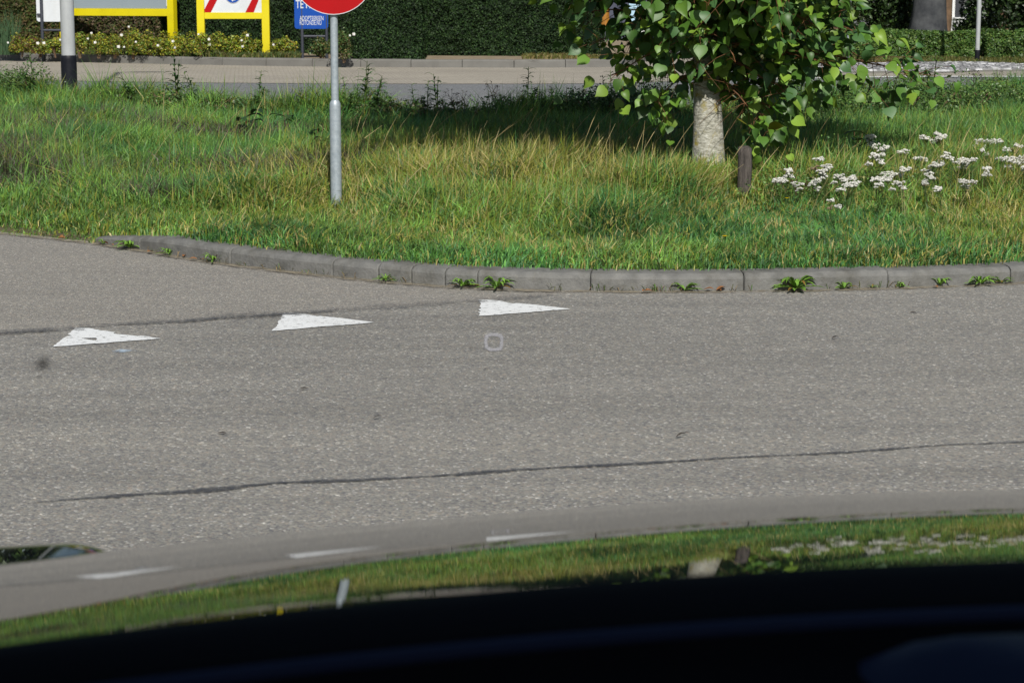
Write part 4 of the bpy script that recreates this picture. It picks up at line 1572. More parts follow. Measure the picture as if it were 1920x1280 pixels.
far_kerb = struct(empty('island_kerb'))


def path_at(pts, s):
    for i in range(len(pts) - 1):
        l_ = (pts[i + 1] - pts[i]).length
        if s <= l_ or i == len(pts) - 2:
            t = (pts[i + 1] - pts[i]).normalized()
            return pts[i] + t * s, t
        s -= l_


def smooth_path(pts, it=3):
    for _ in range(it):
        q_ = [pts[0]]
        for a, b in zip(pts[:-1], pts[1:]):
            q_ += [a.lerp(b, .25), a.lerp(b, .75)]
        q_.append(pts[-1])
        pts = q_
    return pts


def stones(parent, pts, L_, h_, w_, mat, name='kerb_stone'):
    pts = smooth_path(pts)
    tot = sum((b - a).length for a, b in zip(pts[:-1], pts[1:]))
    k = 0
    while (k + 1) * L_ < tot:
        vs, fs = [], []
        hj = random.uniform(-.004, .004)
        pr = [(0, -.1), (.012, h_ * .80 + hj), (.035, h_ * .97 + hj), (.06, h_ + hj), (w_, h_ + hj), (w_, -.1)]
        for i in range(4):
            p, t = path_at(pts, k * L_ + .006 + (L_ - .012) * i / 3)
            nn = Vector((-t.y, t.x, 0))
            vs += [p + nn * a + Vector((0, 0, b)) for a, b in pr]
        for i in range(3):
            for j in range(5):
                fs.append((i * 6 + j, (i + 1) * 6 + j, (i + 1) * 6 + j + 1, i * 6 + j + 1))
        fs += [tuple(range(6)), tuple(range(23, 17, -1))]
        MB().add(vs, fs).build(name, mat, parent)
        k += 1


stones(far_kerb, isl, 1.0, .165, .16, M['kerb_far'])

# right bank: white edge line, gutter, cobbles, grass strip
ln_px = [(1440, 152), (1540, 149), (1650, 147), (1760, 146), (1920, 146), (2300, 150)]
lw = [pix(a, b) for a, b in ln_px]
sheet('right_bank_gutter', [(p.x, p.y + .22) for p in lw] + [(40, 60), (40, 90), (5.5, 90), (5.5, 45)], 0.012, M['apron'])
mb = MB()
for a, b in zip(lw[:-1], lw[1:]):
    mb.add([(a.x, a.y, .016), (b.x, b.y, .016), (b.x, b.y + .34, .016), (a.x, a.y + .34, .016)], [(0, 1, 2, 3)])
tag(mb.build('edge_line', M['paint']), 'white painted edge line of the roundabout beyond the verge at right', 'road marking')
cob_front = [pix(a, b, .06) for a, b in [(1560, 133), (1660, 132), (1760, 133), (1840, 130), (1920, 129), (2200, 131)]]
cob_back = [pix(a, b, .06) for a, b in [(1560, 119), (1660, 118), (1760, 117), (1840, 117), (1920, 121), (2200, 124)]]
cb = struct(empty('cobbled_shoulder'))
rk = random.Random(3)
bedm = MB()
for i in range(len(cob_front) - 1):
    a, b, c_, d_ = cob_front[i], cob_front[i + 1], cob_back[i + 1], cob_back[i]
    bedm.add([(a.x, a.y, .045), (b.x, b.y, .045), (c_.x, c_.y, .045), (d_.x, d_.y, .045), (a.x, a.y, -.02), (b.x, b.y, -.02)], [(0, 1, 2, 3), (4, 5, 1, 0)])
bedm.build('bed', M['kerb_far'], cb)
# each cobble too small to pick apart: one part of real stones
cm = MB()
for i in range(90):
    for j in range(20):
        t_ = (i + .5 * (j % 2)) / 90
        xx = cob_front[0].x + (12.2 - cob_front[0].x) * t_
        yf = np.interp(xx, [p.x for p in cob_front], [p.y for p in cob_front])
        yb = np.interp(xx, [p.x for p in cob_back], [p.y for p in cob_back])
        yy = yf + (yb - yf) * (j + .5) / 20
        if yb - yf > .3:
            sx_, sy_ = .058, (yb - yf) / 20 * .42
            zt = .075 + rk.uniform(-.008, .008)
            q_ = rk.random()
            g_ = .13 + .42 * q_ ** 2
            cm.col = (g_, g_, g_ * 1.04)
            cm.add([(xx - sx_, yy - sy_, .04), (xx + sx_, yy - sy_, .04), (xx + sx_, yy + sy_, .04), (xx - sx_, yy + sy_, .04),
                    (xx - sx_ * .7, yy - sy_ * .7, zt), (xx + sx_ * .7, yy - sy_ * .7, zt), (xx + sx_ * .7, yy + sy_ * .7, zt), (xx - sx_ * .7, yy + sy_ * .7, zt)],
                   [(4, 5, 6, 7), (0, 1, 5, 4), (1, 2, 6, 5), (2, 3, 7, 6), (3, 0, 4, 7)])
cobm = mat_leaf('cobble', 0.0, 0.85, 0.3)
o = cm.build('cobbles', cobm, cb, False, True)
o['kind'] = 'stuff'
sheet('right_bank_soil', [(p.x, p.y) for p in cob_back] + [(40, 60), (40, 90), (4, 90), (5.2, 46)], 0.035, M['apron_soil'])


def far_grass(name, x0, x1, y0, y1, n, h0, h1, cols, label, z=0.04, w=.02):
    x_ = rng.uniform(x0, x1, n)
    y_ = rng.uniform(0, 1, n)
    ya = y0(x_) if callable(y0) else np.full(n, y0)
    yb = y1(x_) if callable(y1) else np.full(n, y1)
    y_ = ya + (yb - ya) * y_
    h_ = rng.uniform(h0, h1, n) * (0.5 + vnoise(x_, y_, .6, 31))
    v_, t_, c_ = blade_arrays(x_, y_, np.full(n, z), h_, np.full(n, w), rng.uniform(0, 6.28, n), rng.uniform(.1, .6, n), rng.uniform(0, .4, n), palette(n, cols))
    o = link(name, tri_mesh(name, v_, t_, c_), M['grass'])
    tag(o, label, 'grass', None, 'stuff')


cbx, cby = [p.x for p in cob_back], [p.y for p in cob_back]
far_grass('bank_grass', 5.3, 14, lambda q_: np.interp(q_, cbx, cby) + .05, 46.3, 16000, .04, .10, [(.11, .12, .03), (.17, .15, .05), (.08, .11, .025)], 'short dry grass strip before the low hedge at right')
ix, iy = [p.x for p in isl[:10]], [p.y for p in isl[:10]]
far_grass('island_grass', -13, -4.2, lambda q_: np.interp(q_, ix, iy) + .2, lambda q_: np.interp(q_, ix, iy) + 1.3, 14000, .06, .2, [(.06, .11, .03), (.10, .13, .03), (.16, .14, .05)], 'green grass edging behind the island kerb at left', .14)
far_grass('island_corner_grass', .2, 2.6, 42.3, 44.5, 2500, .04, .12, [(.12, .14, .03), (.2, .16, .06)], 'sparse grass at the right corner of the island', .14)


# ------------------------------------------------------------------ signs on the island
def text_mesh(body, h, squeeze=1.0, bold=0.0):
    cu = bpy.data.curves.new('lettering', 'FONT')
    cu.body = body
    cu.size = h / 0.72
    cu.offset = bold
    cu.extrude = 0.0015
    cu.align_x = 'LEFT'
    to_ = bpy.data.objects.new('lettering_tmp', cu)
    COL.objects.link(to_)
    dg = bpy.context.evaluated_depsgraph_get()
    me = bpy.data.meshes.new_from_object(to_.evaluated_get(dg))
    bpy.data.objects.remove(to_)
    for v_ in me.vertices:
        v_.co.x *= squeeze
    return me


def put_text(body, h, x_, z_, y_, mat, parent, width=None, bold=0.004):
    me = text_mesh(body, h, 1.0, bold)
    xs_ = [v_.co.x for v_ in me.vertices]
    if width:
        k_ = width / (max(xs_) - min(xs_))
        m0 = min(xs_)
        for v_ in me.vertices:
            v_.co.x = (v_.co.x - m0) * k_
    me.materials.clear()
    o = link('lettering', me, mat, parent)
    o.location = (x_, y_, z_)
    o.rotation_euler = (math.pi / 2, 0, 0)
    return o


IZ = 0.14
# yellow-framed board with stripes and round arrow sign
D1 = 43.4
a, b = pixd(377.5, 60, D1), pixd(499, 60, D1)
root = empty('framed_road_sign', ((a.x + b.x) / 2, D1, IZ))
tag(root, 'yellow-framed board with red stripes and a round blue arrow sign on the island', 'road sign')
W = b.x - a.x
zb0, zb1 = pixd(430, 36, D1).z - IZ, pixd(430, 24, D1).z - IZ
for s in (-1, 1):
    MB().box((s * W / 2, 0, 1.30), (.15, .15, 2.7), 0, .006).build('post', M['yellow'], root)
MB().box((0, .01, (zb0 + zb1) / 2), (W - .152, .10, zb1 - zb0), 0, .005).build('lower_rail', M['yellow'], root)
MB().box((0, .01, 2.55), (W - .152, .10, .12), 0, .005).build('upper_rail', M['yellow'], root)
pw = W - .152
pn = MB().box((0, .0, (zb1 + 2.49) / 2), (pw, .03, 2.49 - zb1)).build('board', M['white'], root)


def slant(px0, px1, top):
    """red diagonal stripe on the board, bottom edge from px0 to px1 in photo pixels"""
    s_ = D1 / F
    x0_, x1_ = (px0 - 436.5) * s_ , (px1 - 436.5) * s_
    k_ = 27 / 50.0
    zz0, zz1 = zb1 + .004, top
    dx = (zz1 - zz0) * k_
    poly = [(x0_, zz0), (x1_, zz0), (min(x1_ + dx, pw / 2), zz1), (min(x0_ + dx, pw / 2), zz1)]
    return MB().prism(poly, -.021, -.0155).build('red_stripe', M['red'], pn)


slant(380.5, 395, zb1 + .75)
slant(459, 474.5, zb1 + .40)
cz_ = zb1 + 19.5 * D1 / F + .13
disc(MB(), 0, .160, -.024, -.016, cz_).build('round_plate', M['white'], pn)
rp = disc(MB(), 0, .148, -.030, -.0245, cz_).build('blue_disc', M['blue'], pn)
for k in range(3):
    a0 = R(100 + 120 * k)
    pts_o, pts_i = [], []
    for j in range(9):
        q_ = a0 - R(70) * j / 8
        pts_o.append((math.cos(q_) * .105, cz_ + math.sin(q_) * .105))
        pts_i.append((math.cos(q_) * .065, cz_ + math.sin(q_) * .065))
    qe = a0 - R(70)
    tip = (math.cos(qe - R(34)) * .085, cz_ + math.sin(qe - R(34)) * .085)
    poly = pts_o + [(math.cos(qe) * .128, cz_ + math.sin(qe) * .128), tip, (math.cos(qe) * .040, cz_ + math.sin(qe) * .040)] + pts_i[::-1]
    MB().prism(poly, -.034, -.0305).build('white_arrow', M['white'], pn)

# larger yellow-framed grey board, partly behind the lamp post
D2 = 44.6
a, b = pixd(121, 60, D2 + .6), pixd(323.5, 60, D2 - .4)
W = (b - a).length
root = empty('framed_board', ((a.x + b.x) / 2, (a.y + b.y) / 2, IZ), math.atan2(b.y - a.y, b.x - a.x))
tag(root, 'yellow-framed plain grey board on the island, behind the left lamp post', 'sign board')
zb0, zb1 = pixd(230, 30.5, D2).z - IZ, pixd(230, 16.5, D2).z - IZ
for s in (-1, 1):
    MB().box((s * W / 2, 0, 1.35), (.15, .15, 2.8), 0, .006).build('post', M['yellow'], root)
MB().box((0, .01, (zb0 + zb1) / 2), (W - .152, .10, zb1 - zb0), 0, .005).build('lower_rail', M['yellow'], root)
MB().box((0, .01, 2.6), (W - .152, .10, .14), 0, .005).build('upper_rail', M['yellow'], root)
MB().box((0, .0, (zb1 + 2.52) / 2 + .003), (W - .156, .03, 2.52 - zb1)).build('board', M['greypanel'], root)
MB().box((W / 2 - .098, -.030, (zb1 + 2.52) / 2 + .02), (.022, .022, 2.46 - zb1)).build('edge_strip', M['white'], root)


def rounded_rect(x0, x1, z0, z1, r, n=6):
    out = []
    for (cx, cz, a0) in ((x1 - r, z1 - r, 0), (x0 + r, z1 - r, 90), (x0 + r, z0 + r, 180), (x1 - r, z0 + r, 270)):
        for k in range(n + 1):
            q_ = R(a0 + 90 * k / n)
            out.append((cx + math.cos(q_) * r, cz + math.sin(q_) * r))
    return out[::-1]


# white board seen from behind, on a dark frame
D3 = 44.9
p0, p1 = pixd(69, 41, D3), pixd(134, 41, D3)
cx_ = pixd(80, 60, D3).x
root = empty('small_board', (cx_, D3, IZ))
tag(root, 'blank white sign board on a dark frame, left of the lamp post', 'sign board')
MB().prism(rounded_rect(p0.x - cx_, p1.x - cx_, p0.z - IZ, p0.z - IZ + .75, .05), .0, .012).build('board', M['white'], root)
for xx in (0.0, p1.x - cx_ - .14):
    MB().tube([(xx, -.035, -.2), (xx, -.035, p0.z - IZ + .7)], .034, 12).build('upright', M['darksteel'], root, True)
zc = pixd(100, 57, D3).z - IZ
MB().tube([(.03, -.035, zc), (p1.x - cx_ - .17, -.035, zc)], .026, 10).build('crossbar', M['darksteel'], root, True)
MB().box((-.055, -.03, pixd(80, 28, D3).z - IZ), (.09, .05, .05), 0, .006).build('bracket', M['darksteel'], root)

# blue notice board
D4 = 42.9
p0, p1 = pixd(552.5, 54.5, D4), pixd(615.5, 54.5, D4)
cx_ = (p0.x + p1.x) / 2
root = empty('notice_board', (cx_, D4, IZ))
tag(root, 'blue notice board with white lettering on dark legs, beside the red sign', 'notice board')
hw = (p1.x - p0.x) / 2
zb = p0.z - IZ
bd = MB().prism(rounded_rect(-hw, hw, zb, zb + 1.0, .055), -.008, .006).build('board', M['blue'], root)
sp = D4 / F


def tz(py_):
    return pixd(580, py_, D4).z - IZ


put_text('ADOPTEEREEN', 8.6 * sp, (562.5 - 584) * sp, tz(38.8), -.0105, M['white'], bd, 44 * sp, .0)
put_text('ROTONDE.NU', 8.6 * sp, (562.5 - 584) * sp, tz(47.2), -.0105, M['white'], bd, 40 * sp, .0)
put_text('TE HUUR', 15.5 * sp, (555.5 - 584) * sp, tz(15.8), -.0105, M['white'], bd, 55 * sp, .002)
for px_ in (566.5, 612):
    MB().tube([((px_ - 584) * sp, .02, -.2), ((px_ - 584) * sp, .02, zb + .9)], .031, 10).build('leg', M['darksteel'], root, True)
MB().tube([((566.5 - 584) * sp + .03, .02, tz(68.5)), ((612 - 584) * sp - .03, .02, tz(68.5))], .026, 10).build('crossbar', M['darksteel'], root, True)

# ------------------------------------------------------------------ hedges and shrubs on the island
YEW = [(.013, .032, .010), (.018, .043, .012), (.026, .058, .015), (.010, .025, .009), (.034, .068, .018)]
BEECH = [(.055, .075, .018), (.085, .085, .025), (.04, .07, .015), (.10, .07, .03)]


def hpx(px0, px1, d0, depth, n, ztop, label, cols=YEW, name='yew_hedge', size=.055, z0=IZ - .02, rz=0.0, bump=.07):
    a_, b_ = pixd(px0, 60, d0), pixd(px1, 60, d0)
    return hedge(name, a_.x, b_.x, d0, d0 + depth, z0, ztop, n, size, cols, label, 'hedge', bump, 'needle', rz, ((a_.x + b_.x) / 2, d0 + depth / 2, z0))


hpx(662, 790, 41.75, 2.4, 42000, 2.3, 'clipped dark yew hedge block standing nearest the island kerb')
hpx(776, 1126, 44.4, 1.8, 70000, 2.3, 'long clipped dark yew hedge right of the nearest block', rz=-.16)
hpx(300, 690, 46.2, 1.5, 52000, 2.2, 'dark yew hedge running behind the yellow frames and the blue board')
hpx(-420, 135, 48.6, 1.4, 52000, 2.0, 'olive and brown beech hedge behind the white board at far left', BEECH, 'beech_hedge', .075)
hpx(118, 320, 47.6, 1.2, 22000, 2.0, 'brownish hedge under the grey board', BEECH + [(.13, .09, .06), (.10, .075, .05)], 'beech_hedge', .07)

ROSE = [(.16, .25, .03), (.25, .30, .03), (.36, .34, .03), (.11, .19, .03), (.26, .20, .045)]
spots = [(40, 44.9, .45), (75, 44.6, .48), (105, 44.5, .42), (150, 44.1, .55), (185, 44.0, .60), (215, 43.9, .52), (250, 43.7, .62), (282, 43.6, .55), (312, 43.5, .55), (345, 43.4, .58), (375, 43.1, .50), (410, 43.3, .52), (445, 43.4, .55),
         (478, 43.4, .48), (528, 43.2, .45), (645, 41.3, .60), (603, 42.4, .42)]
flower_me = None
for i, (px_, d_, h_) in enumerate(spots):
    p = pixd(px_, 100, d_)
    last = i >= 15
    cols = ROSE if i not in (1, 0) else ROSE + [(.14, .06, .03), (.12, .07, .03)]
    if last:
        cols = [(.06, .12, .03), (.09, .15, .04), (.15, .12, .04), (.05, .09, .02)]
    lab = (['rose bush with reddish leaves at the left end of the island bed', 'rose bush with reddish leaves under the blank white board', 'rose bush between the white board and the lamp post',
            'yellow-green rose bush just right of the lamp post', 'second rose bush right of the lamp post', 'rose bush under the left half of the grey board', 'tall rose bush under the middle of the grey board',
            'rose bush under the right half of the grey board', 'rose bush in front of the right post of the grey board', 'rose bush in the gap between the two yellow frames', 'rose bush at the left post of the striped sign',
            'rose bush under the left half of the striped board', 'rose bush under the round blue arrow sign', 'rose bush at the right post of the striped sign', 'rose bush between the striped sign and the blue notice board'][i] if not last else
           ['green rose bush with white blooms right behind the red sign post', 'low rose bush under the blue notice board'][i - 15])
    s_ = shrub('rose_bush', (p.x, d_, IZ - .01), .30 if not last else .27, .30, h_, 1500, .045, cols, lab, 'bush', None if last else 'rose bushes along the island kerb')
    for k in range(random.randint(1, 2) if not (i in (13, 14, 16)) else 1):
        if flower_me is None:
            mb = MB()
            for q_ in range(7):
                mb.col = random.choice([(.78, .77, .75), (.80, .80, .78), (.74, .66, .66)])
                strip_leaf(mb, (0, 0, 0), q_ * .9, .045, .045, .03 * (1 if q_ % 2 else .4), 0, 0, 4)
            flower_me = mb.mesh('flower', True, True)
            flower_me.materials.append(M['straw'])
        o = bpy.data.objects.new('flower', flower_me)
        COL.objects.link(o)
        o.parent = s_
        o.location = (random.uniform(-.26, .26), -.26 + random.uniform(-.06, .03), h_ * random.uniform(.35, 1.0))
        o.rotation_euler = (R(60), 0, random.uniform(-.5, .5))
        q_ = random.uniform(.45, .8)
        o.scale = (q_, q_, q_)
# reed-like grass clump at far left
mb = MB()
for k in range(90):
    q_ = random.uniform(.7, 1.3)
    mb.col = (.05 * q_, .105 * q_, .045 * q_)
    h_ = random.uniform(.4, .95)
    x_, y_ = random.uniform(-.22, .22), random.uniform(-.15, .15)
    ln_ = random.uniform(-.22, .22)
    mb.tube([(x_, y_, 0), (x_ + ln_ * .3, y_, h_ * .6), (x_ + ln_, y_, h_)], [.012, .010, .002], 3, False)
p = pixd(12, 92, 45.2)
o = mb.build('tall_reed_clump', M['grass'], None, False, True)
o.location = (p.x, 45.2, IZ)
tag(o, 'clump of tall upright reed-like grass at the left edge of the island', 'plant')

# ------------------------------------------------------------------ right bank: low hedge, trees, houses
LOW = [(.06, .13, .026), (.085, .165, .032), (.045, .10, .022), (.12, .18, .04)]
a_, b_ = pixd(1480, 90, 45.8), pixd(1842, 90, 45.8)
hedge('low_hedge', a_.x, b_.x, 45.8, 46.8, .02, .60, 26000, .07, LOW, 'long low clipped green hedge behind the cobbles at right', bump=.06, mat='leaf')
a_, b_ = pixd(1850, 90, 45.4), pixd(2150, 90, 45.4)
hedge('low_hedge', a_.x, b_.x, 45.4, 46.4, .02, .58, 18000, .07, LOW, 'low clipped hedge section at the right edge, behind the slim lamp post', bump=.07, mat='leaf')

DARK = [(.020, .042, .014), (.030, .060, .018), (.014, .030, .012), (.042, .080, .02)]
MIDG = [(.04, .075, .022), (.055, .10, .026), (.03, .06, .02), (.07, .115, .03)]


def sh(px_, d_, rx, h_, n, size, cols, label, name='evergreen_shrub'):
    p = pixd(px_, 60, d_)
    return shrub(name, (p.x, d_, 0), rx, rx * .8, h_, n, size, cols, label, 'shrub', None, 'leaf', 5, .05, 24)


sh(1530, 53, 1.3, 2.8, 9000, .11, MIDG, 'grey-green drooping shrub behind the tree at the left end of the low hedge')
sh(1615, 54, 1.4, 3.0, 9000, .11, [(.05, .075, .035), (.065, .09, .04), (.03, .05, .02)], 'tall feathery grey-green shrub above the low hedge')
sh(1685, 53, 0.9, 2.6, 8000, .10, DARK + [(.05, .10, .02)], 'dark tiered evergreen shrub left of the thick grey trunk')
sh(1835, 56, 0.65, 0.78, 3500, .09, MIDG, 'bright green low shrub before the white house at right')
sh(1905, 55, 1.3, 3.2, 10000, .11, DARK, 'big dark shrub at the right edge behind the hedge')
sh(1990, 54, 1.4, 3.0, 8000, .11, DARK, 'dark shrub just outside the right edge')
sh(1460, 56, 1.4, 2.8, 9000, .12, DARK, 'dark shrub behind the middle of the tree crown')
sh(1375, 57, 1.3, 2.6, 8000, .12, DARK, 'dark shrub behind the trunk of the lime tree')
sh(1300, 58, 1.0, 2.2, 6000, .12, DARK, 'dark shrub left behind the lime tree trunk')
sh(1818, 66, 0.35, 2.2, 1200, .12, DARK, 'thin dark climbing shrub in front of the white arches')

p = pixd(1737, 60, 51)
tg = far_tree('old_tree', (p.x, 51, 0), 11, 4.0, .36, 3.6, 9000, .26, DARK, 'old thick grey-barked tree behind the low hedge at right', 'bark_grey', lean=.3)
p = pixd(1768, 60, 51.8)
far_tree('brown_tree', (p.x, 51.8, 0), 9, 3.0, .12, 3.4, 5000, .24, DARK, 'brown-barked tree leaning against the thick grey trunk', 'bark_brown', lean=.5)
p = pixd(1885, 60, 60)
far_tree('broadleaf_tree', (p.x, 60, 0), 10, 4.0, .18, 1.8, 9000, .26, DARK, 'dark broadleaf tree at the far right background')
p = pixd(1560, 60, 66)
far_tree('broadleaf_tree', (p.x, 66, 0), 12, 4.5, .2, 1.2, 10000, .3, DARK, 'dark broadleaf tree in the background right of the lime tree')
p = pixd(1390, 60, 74)
far_tree('broadleaf_tree', (p.x, 74, 0), 12, 4.5, .2, 0.8, 10000, .3, DARK, 'dark broadleaf tree in the background behind the lime tree')
p = pixd(2200, 60, 62)
far_tree('broadleaf_tree', (p.x, 62, 0), 12, 5, .22, 1.0, 10000, .3, MIDG, 'green broadleaf tree beyond the right edge')
for i, (px_, d_) in enumerate([(-350, 62), (60, 64), (480, 66), (860, 68)]):
    p = pixd(px_, 60, d_)
    far_tree('broadleaf_tree', (p.x, d_, 0), 11, 4.8, .22, 1.5, 9000, .3, MIDG,
             ['green tree behind the beech hedge beyond the left edge', 'green tree behind the white board', 'green tree behind the striped yellow-framed sign', 'green tree behind the long yew hedge'][i])


def arch_poly(cx, z0, w_, h_, n=10):
    out = [(cx - w_ / 2, z0), (cx - w_ / 2, z0 + h_ - w_ / 2)]
    for k in range(1, n):
        q_ = math.pi - math.pi * k / n
        out.append((cx + math.cos(q_) * w_ / 2, z0 + h_ - w_ / 2 + math.sin(q_) * w_ / 2))
    return out + [(cx + w_ / 2, z0 + h_ - w_ / 2), (cx + w_ / 2, z0)]


# white house with arched openings at far right
HD = 74.0
p = pixd(1775, 60, HD)
root = empty('white_house', (p.x, HD, 0))
tag(root, 'white plastered house with dark arched windows behind the trees at right', 'house')
hs_ = HD / F
MB().box((3.2, 3.0, 1.7), (6.6, 6.0, 3.4)).build('wall', M['plaster'], root)
MB().prism([(-.4, 3.4), (6.8, 3.4), (3.2, 5.6)], -.3, 6.3).build('roof', M['slate'], root)
for k in range(6):
    xx = (1797 - 1775) * hs_ + k * 1.02
    wdw = MB().prism(arch_poly(xx, .55, .30, .82), -.03, -.004).build('window', M['darkglass'], root)
    fr = MB()
    fr.prism(arch_poly(xx, .50, .36, .90), -.018, -.002)
    fr.build('frame', M['plaster'], wdw)
    MB().box((xx, -.05, .53), (.42, .09, .05)).build('sill', M['plaster'], wdw)
# grey house with wooden porch column behind the lime tree
HD = 58.0
p = pixd(1134, 60, HD)
root = empty('grey_house', (p.x, HD, 0))
tag(root, 'slate-grey house with varnished porch column and pale blue panel, right of the long hedge', 'house')
hs_ = HD / F


def hx(px_):
    return (px_ - 1134) * hs_


def hz(py_):
    return pixd(1134, py_, HD).z


MB().box((hx(1250), 3.2, 1.6), (hx(1400) - hx(1100), 4.0, 3.2)).build('wall', M['slate'], root)
MB().prism([(hx(1095), 3.2), (hx(1405), 3.2), (hx(1250), 5.0)], .9, 5.4).build('roof', M['slate'], root)
for k in range(7):
    MB().box((hx(1160), 1.19, .12 + .24 * k), (hx(1183) - hx(1142) + .1, .02, .226)).build('cladding_board', M['slate'], root)
MB().tube([(0, 0, hz(52)), (0, 0, 2.9)], [.125, .115], 16).build('porch_column', M['wood'], root, True)
MB().tube([(0, 0, hz(58)), (0, 0, hz(53.5)), (0, 0, hz(51.5))], [.135, .135, .11], 16).build('column_base', M['plaster'], root, True)
MB().tube([(0, 0, hz(22) - .01), (0, 0, hz(22) + .015)], [.132, .132], 16).build('column_band', M['black'], root, True)
MB().box((0, 0, hz(58.5) / 2), (.26, .26, hz(58.5)), 0, .01).build('plinth', M['darksteel'], root)
MB().box((hx(1190), .45, 2.95), (hx(1290) - hx(1095), 1.6, .12)).build('porch_roof', M['plaster'], root)
dr_ = MB().box((hx(1195), 1.16, (hz(58) + 2.6) / 2), (hx(1207) - hx(1183), .05, 2.6 - hz(58))).build('door', M['paleblue'], root)
MB().box((hx(1211), 1.15, (hz(62) + 2.7) / 2), (hx(1215) - hx(1207), .08, 2.7 - hz(62))).build('frame', M['plaster'], dr_)
MB().box((hx(1199), 1.12, hz(60)), (hx(1215) - hx(1183), .12, .06)).build('sill', M['plaster'], dr_)
w2 = MB().box((hx(1254), 1.16, 1.45), (hx(1268) - hx(1238), .05, 1.9)).build('window', M['plaster'], root)
for k in range(3):
    MB().box((hx(1246) , 1.13, .75 + .5 * k), (.14, .02, .36)).build('pane', M['darkglass'], w2)

# ------------------------------------------------------------------ the car the photographer sits in
car = empty('car', (0.45, 0.6, 0))
tag(car, 'dark glossy car bonnet and black dashboard edge in the foreground, mirroring road and verge', 'car')
CX = 0.45


def cpart(mb, name, mat, parent=None, smooth=True):
    """parts are written in world coordinates; shift them under the car's origin"""
    base = (0.45, 0.6, 0)
    mb.v = [(a - base[0], b - base[1], c) for a, b, c in mb.v]
    return mb.build(name, mat, parent or car, smooth)


def y_crest(x_):
    return 2.4444 + .3212 * x_ - .2109 * x_ * x_


def z_hood(x_, u_):
    """bonnet height u metres behind its crest; convex, falling steeply in front of the crest"""
    zc = .8925
    s0 = (1.5 - zc) / y_crest(x_)
    if u_ < 0:
        return zc + s0 * u_ - 1.6 * u_ * u_
    xx = min(max(x_, -.7), .8)
    z_ = zc + s0 * u_ - (.0765 * (1 + .654 * xx) * u_ * u_ / 2 + 1.646 * (1 + .522 * xx) * max(0, u_ - 1.047) ** 3 / 6)
    t_ = -(x_ + .20) / .06                      # soft crease where the bonnet turns down to the wing
    z_ -= .195 * .06 * math.log1p(math.exp(min(t_, 30))) * min(1, u_ / 1.2) ** 2
    return z_


def surf(fn, us, vs_):
    vs, fs = [], []
    nu, nv = len(us), len(vs_)
    for a in us:
        for b_ in vs_:
            vs.append(fn(a, b_))
    for i in range(nu - 1):
        for j in range(nv - 1):
            fs.append((i * nv + j, i * nv + j + 1, (i + 1) * nv + j + 1, (i + 1) * nv + j))
    return MB().add(vs, fs)


def y_dash(x_):
    return 1.225 - .34 * (x_ - CX) ** 2


def hood_pt(a, v_):
    u_ = v_ if v_ < 0 else v_ * (y_crest(a) - y_dash(a) - .02)
    return (a, y_crest(a) - u_, z_hood(a, u_))


hx_ = np.concatenate([np.linspace(-.60, -.05, 80), np.linspace(-.04, 1.50, 110)])
hu_ = np.concatenate([np.linspace(-.40, -.02, 14), np.linspace(0, 1, 150)])
cpart(surf(hood_pt, hx_, hu_), 'bonnet', M['lacquer'])


def wing(sgn):
    def fn(a, u_):
        xw = CX + sgn * a
        z_ = .884 + .262 * u_ - (1.0 * u_ * u_ if 0 <= u_ < .06 else (1.0 * .06 ** 2 + 2.0 * .084 * (u_ - .06)) if u_ >= .06 else 3.0 * u_ * u_)
        z_ -= 5.0 * max(0, a - 1.04) ** 2 + 6.0 * max(0, .955 - a) ** 2
        return (xw, 2.34 - .2 * (a - .95) - u_, z_)
    return surf(fn, np.concatenate([np.linspace(.84, 1.04, 16), np.linspace(1.05, 1.2, 10)]), np.concatenate([np.linspace(-.35, 0, 10), np.linspace(.005, .08, 14), np.linspace(.1, 1.2, 14)]))


cpart(wing(-1), 'wing', M['lacquer'])
cpart(wing(1), 'wing', M['lacquer'])


dx_ = np.linspace(CX - .86, CX + .86, 60)
# scuttle: black plastic panel at the foot of the windscreen, its front lip hides the rear of the bonnet
prof = [(.06, 1.10), (.035, 1.148), (.012, 1.165), (0.0, 1.169), (-.02, 1.167), (-.055, 1.160), (-.075, 1.150)]
cpart(surf(lambda a, k: (a, y_dash(a) + prof[int(k)][0], prof[int(k)][1]), dx_, range(len(prof))), 'scuttle', M['plastic'])
# dashboard: soft lip by the glass, then the pad
dp = [(-.076, 1.10), (-.078, 1.155), (-.084, 1.163), (-.092, 1.160), (-.10, 1.150), (-.2, 1.135), (-.4, 1.12), (-.55, 1.09), (-.62, 1.0), (-.64, .7)]
db = cpart(surf(lambda a, k: (a, y_dash(a) + dp[int(k)][0], dp[int(k)][1]), dx_, range(len(dp))), 'dashboard', M['plastic'])
lip = MB()
lip.tube([(a, y_dash(a) - .084, 1.1605) for a in dx_], .0065, 8)
cpart(lip, 'dashboard_lip', M['sky_sheen'], db)
db.children[0].matrix_parent_inverse = Matrix()
# low pod rising to the middle of the dashboard
pod = surf(lambda a, b_: (a, y_dash(a) - .10 - b_, 1.115 + .055 * float(sstep(.11, .20, a - b_ * .73)) * math.sin(min(1, (b_ + .03) / .08) * math.pi * .5)), np.linspace(.12, 1.0, 40), np.linspace(0, .34, 24))
cpart(pod, 'dashboard_pod', M['sky_sheen'], db)


def y_ws(x_, t_):
    return (y_dash(x_) - .066) * (1 - t_) + (.50 - .10 * (x_ - CX) ** 2) * t_


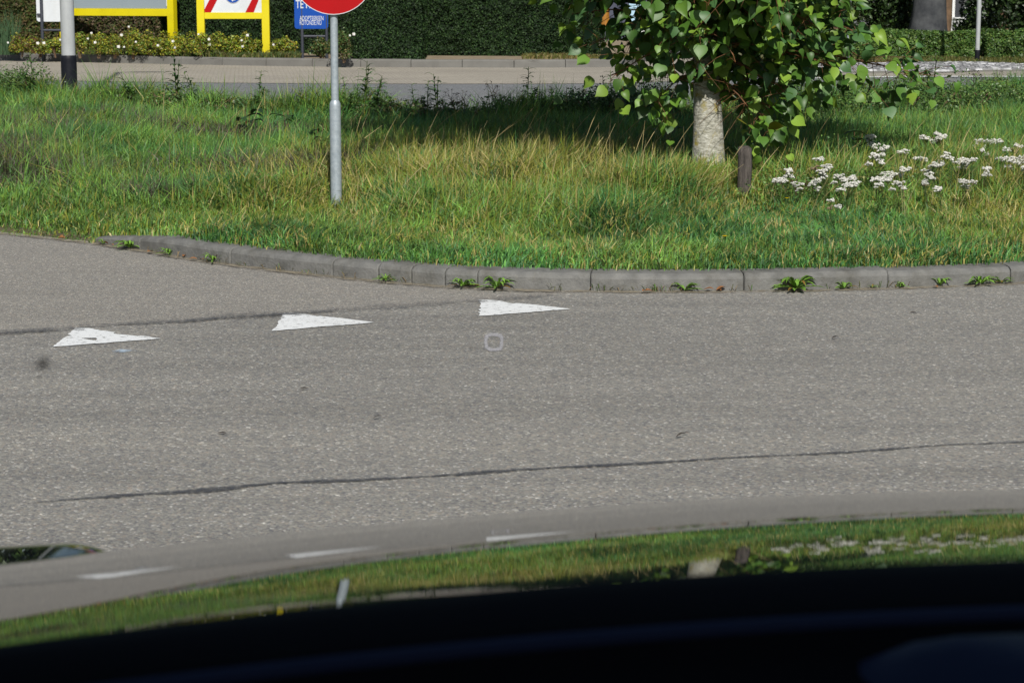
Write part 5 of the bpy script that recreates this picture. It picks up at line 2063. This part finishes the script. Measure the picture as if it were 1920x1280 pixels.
cpart(surf(lambda a, t_: (a, y_ws(a, t_), 1.157 + (1.80 - 1.157) * t_ + .03 * math.sin(t_ * math.pi)), np.linspace(CX - .74, CX + .74, 30), np.linspace(0, 1, 14)), 'windscreen', M['glass'])
cpart(surf(lambda a, b_: (a, .52 - .10 * (a - CX) ** 2 - b_, 1.80 + .04 * math.sin(min(1, b_ / 2.4) * math.pi) - .12 * ((a - CX) / .78) ** 4), np.linspace(CX - .78, CX + .78, 24), np.linspace(0, 2.6, 14)), 'roof', M['lacquer'])
for s in (-1, 1):
    pil = MB()
    pil.tube([(CX + s * .79, 1.06, 1.12), (CX + s * .775, .75, 1.46), (CX + s * .75, .42, 1.74), (CX + s * .74, .2, 1.78)], [.045, .042, .04, .04], 10)
    cpart(pil, 'windscreen_pillar', M['plastic'])
    dor = MB()
    dor.box((CX + s * .88, .25, .72), (.06, 1.5, .86), 0, .02)
    cpart(dor, 'door', M['lacquer'])
    bod = MB()
    bod.box((CX + s * .88, -1.35, 1.05), (.05, 1.6, 1.5), 0, .02)
    cpart(bod, 'side_panel', M['lacquer'])
rp_ = MB()
rp_.box((CX, -2.1, 1.05), (1.7, .05, 1.5), 0, .02)
cpart(rp_, 'rear_panel', M['lacquer'])
fl = MB()
fl.box((CX, -.5, .30), (1.7, 3.2, .05))
cpart(fl, 'floor_pan', M['plastic'])
bm_ = surf(lambda a, t_: (a, y_crest(a) + .43 + .05 * math.sin(t_ * math.pi), .30 + (.42) * t_), np.linspace(CX - .84, CX + .84, 30), np.linspace(0, 1, 8))
cpart(bm_, 'bumper', M['lacquer'])

# dirt speck stuck on the outside of the windscreen
wr = pixd(76, 704, 1.0) - Vector((0, 0, CAMH))
bt = min((abs(y_ws(wr.x * t_, g_) - wr.y * t_) + abs(CAMH + wr.z * t_ - (1.157 + (1.80 - 1.157) * g_ + .03 * math.sin(g_ * math.pi))), t_) for t_ in np.linspace(.6, 1.1, 126) for g_ in np.linspace(0, .6, 121))[1]
sp_ = MB()
pc = Vector((wr.x * bt, wr.y * bt, CAMH + wr.z * bt)) + Vector((0, .004, .004))
for (dx, dz, rr) in ((0, 0, .0020), (.0018, .0012, .0014), (-.002, -.0004, .0009)):
    sp_.tube([pc + Vector((dx, -.0012, dz)), pc + Vector((dx, 0, dz)), pc + Vector((dx, .0012, dz))], [rr * .5, rr, rr * .5], 10)
cpart(sp_, 'dirt_speck', M['darkleaf'])
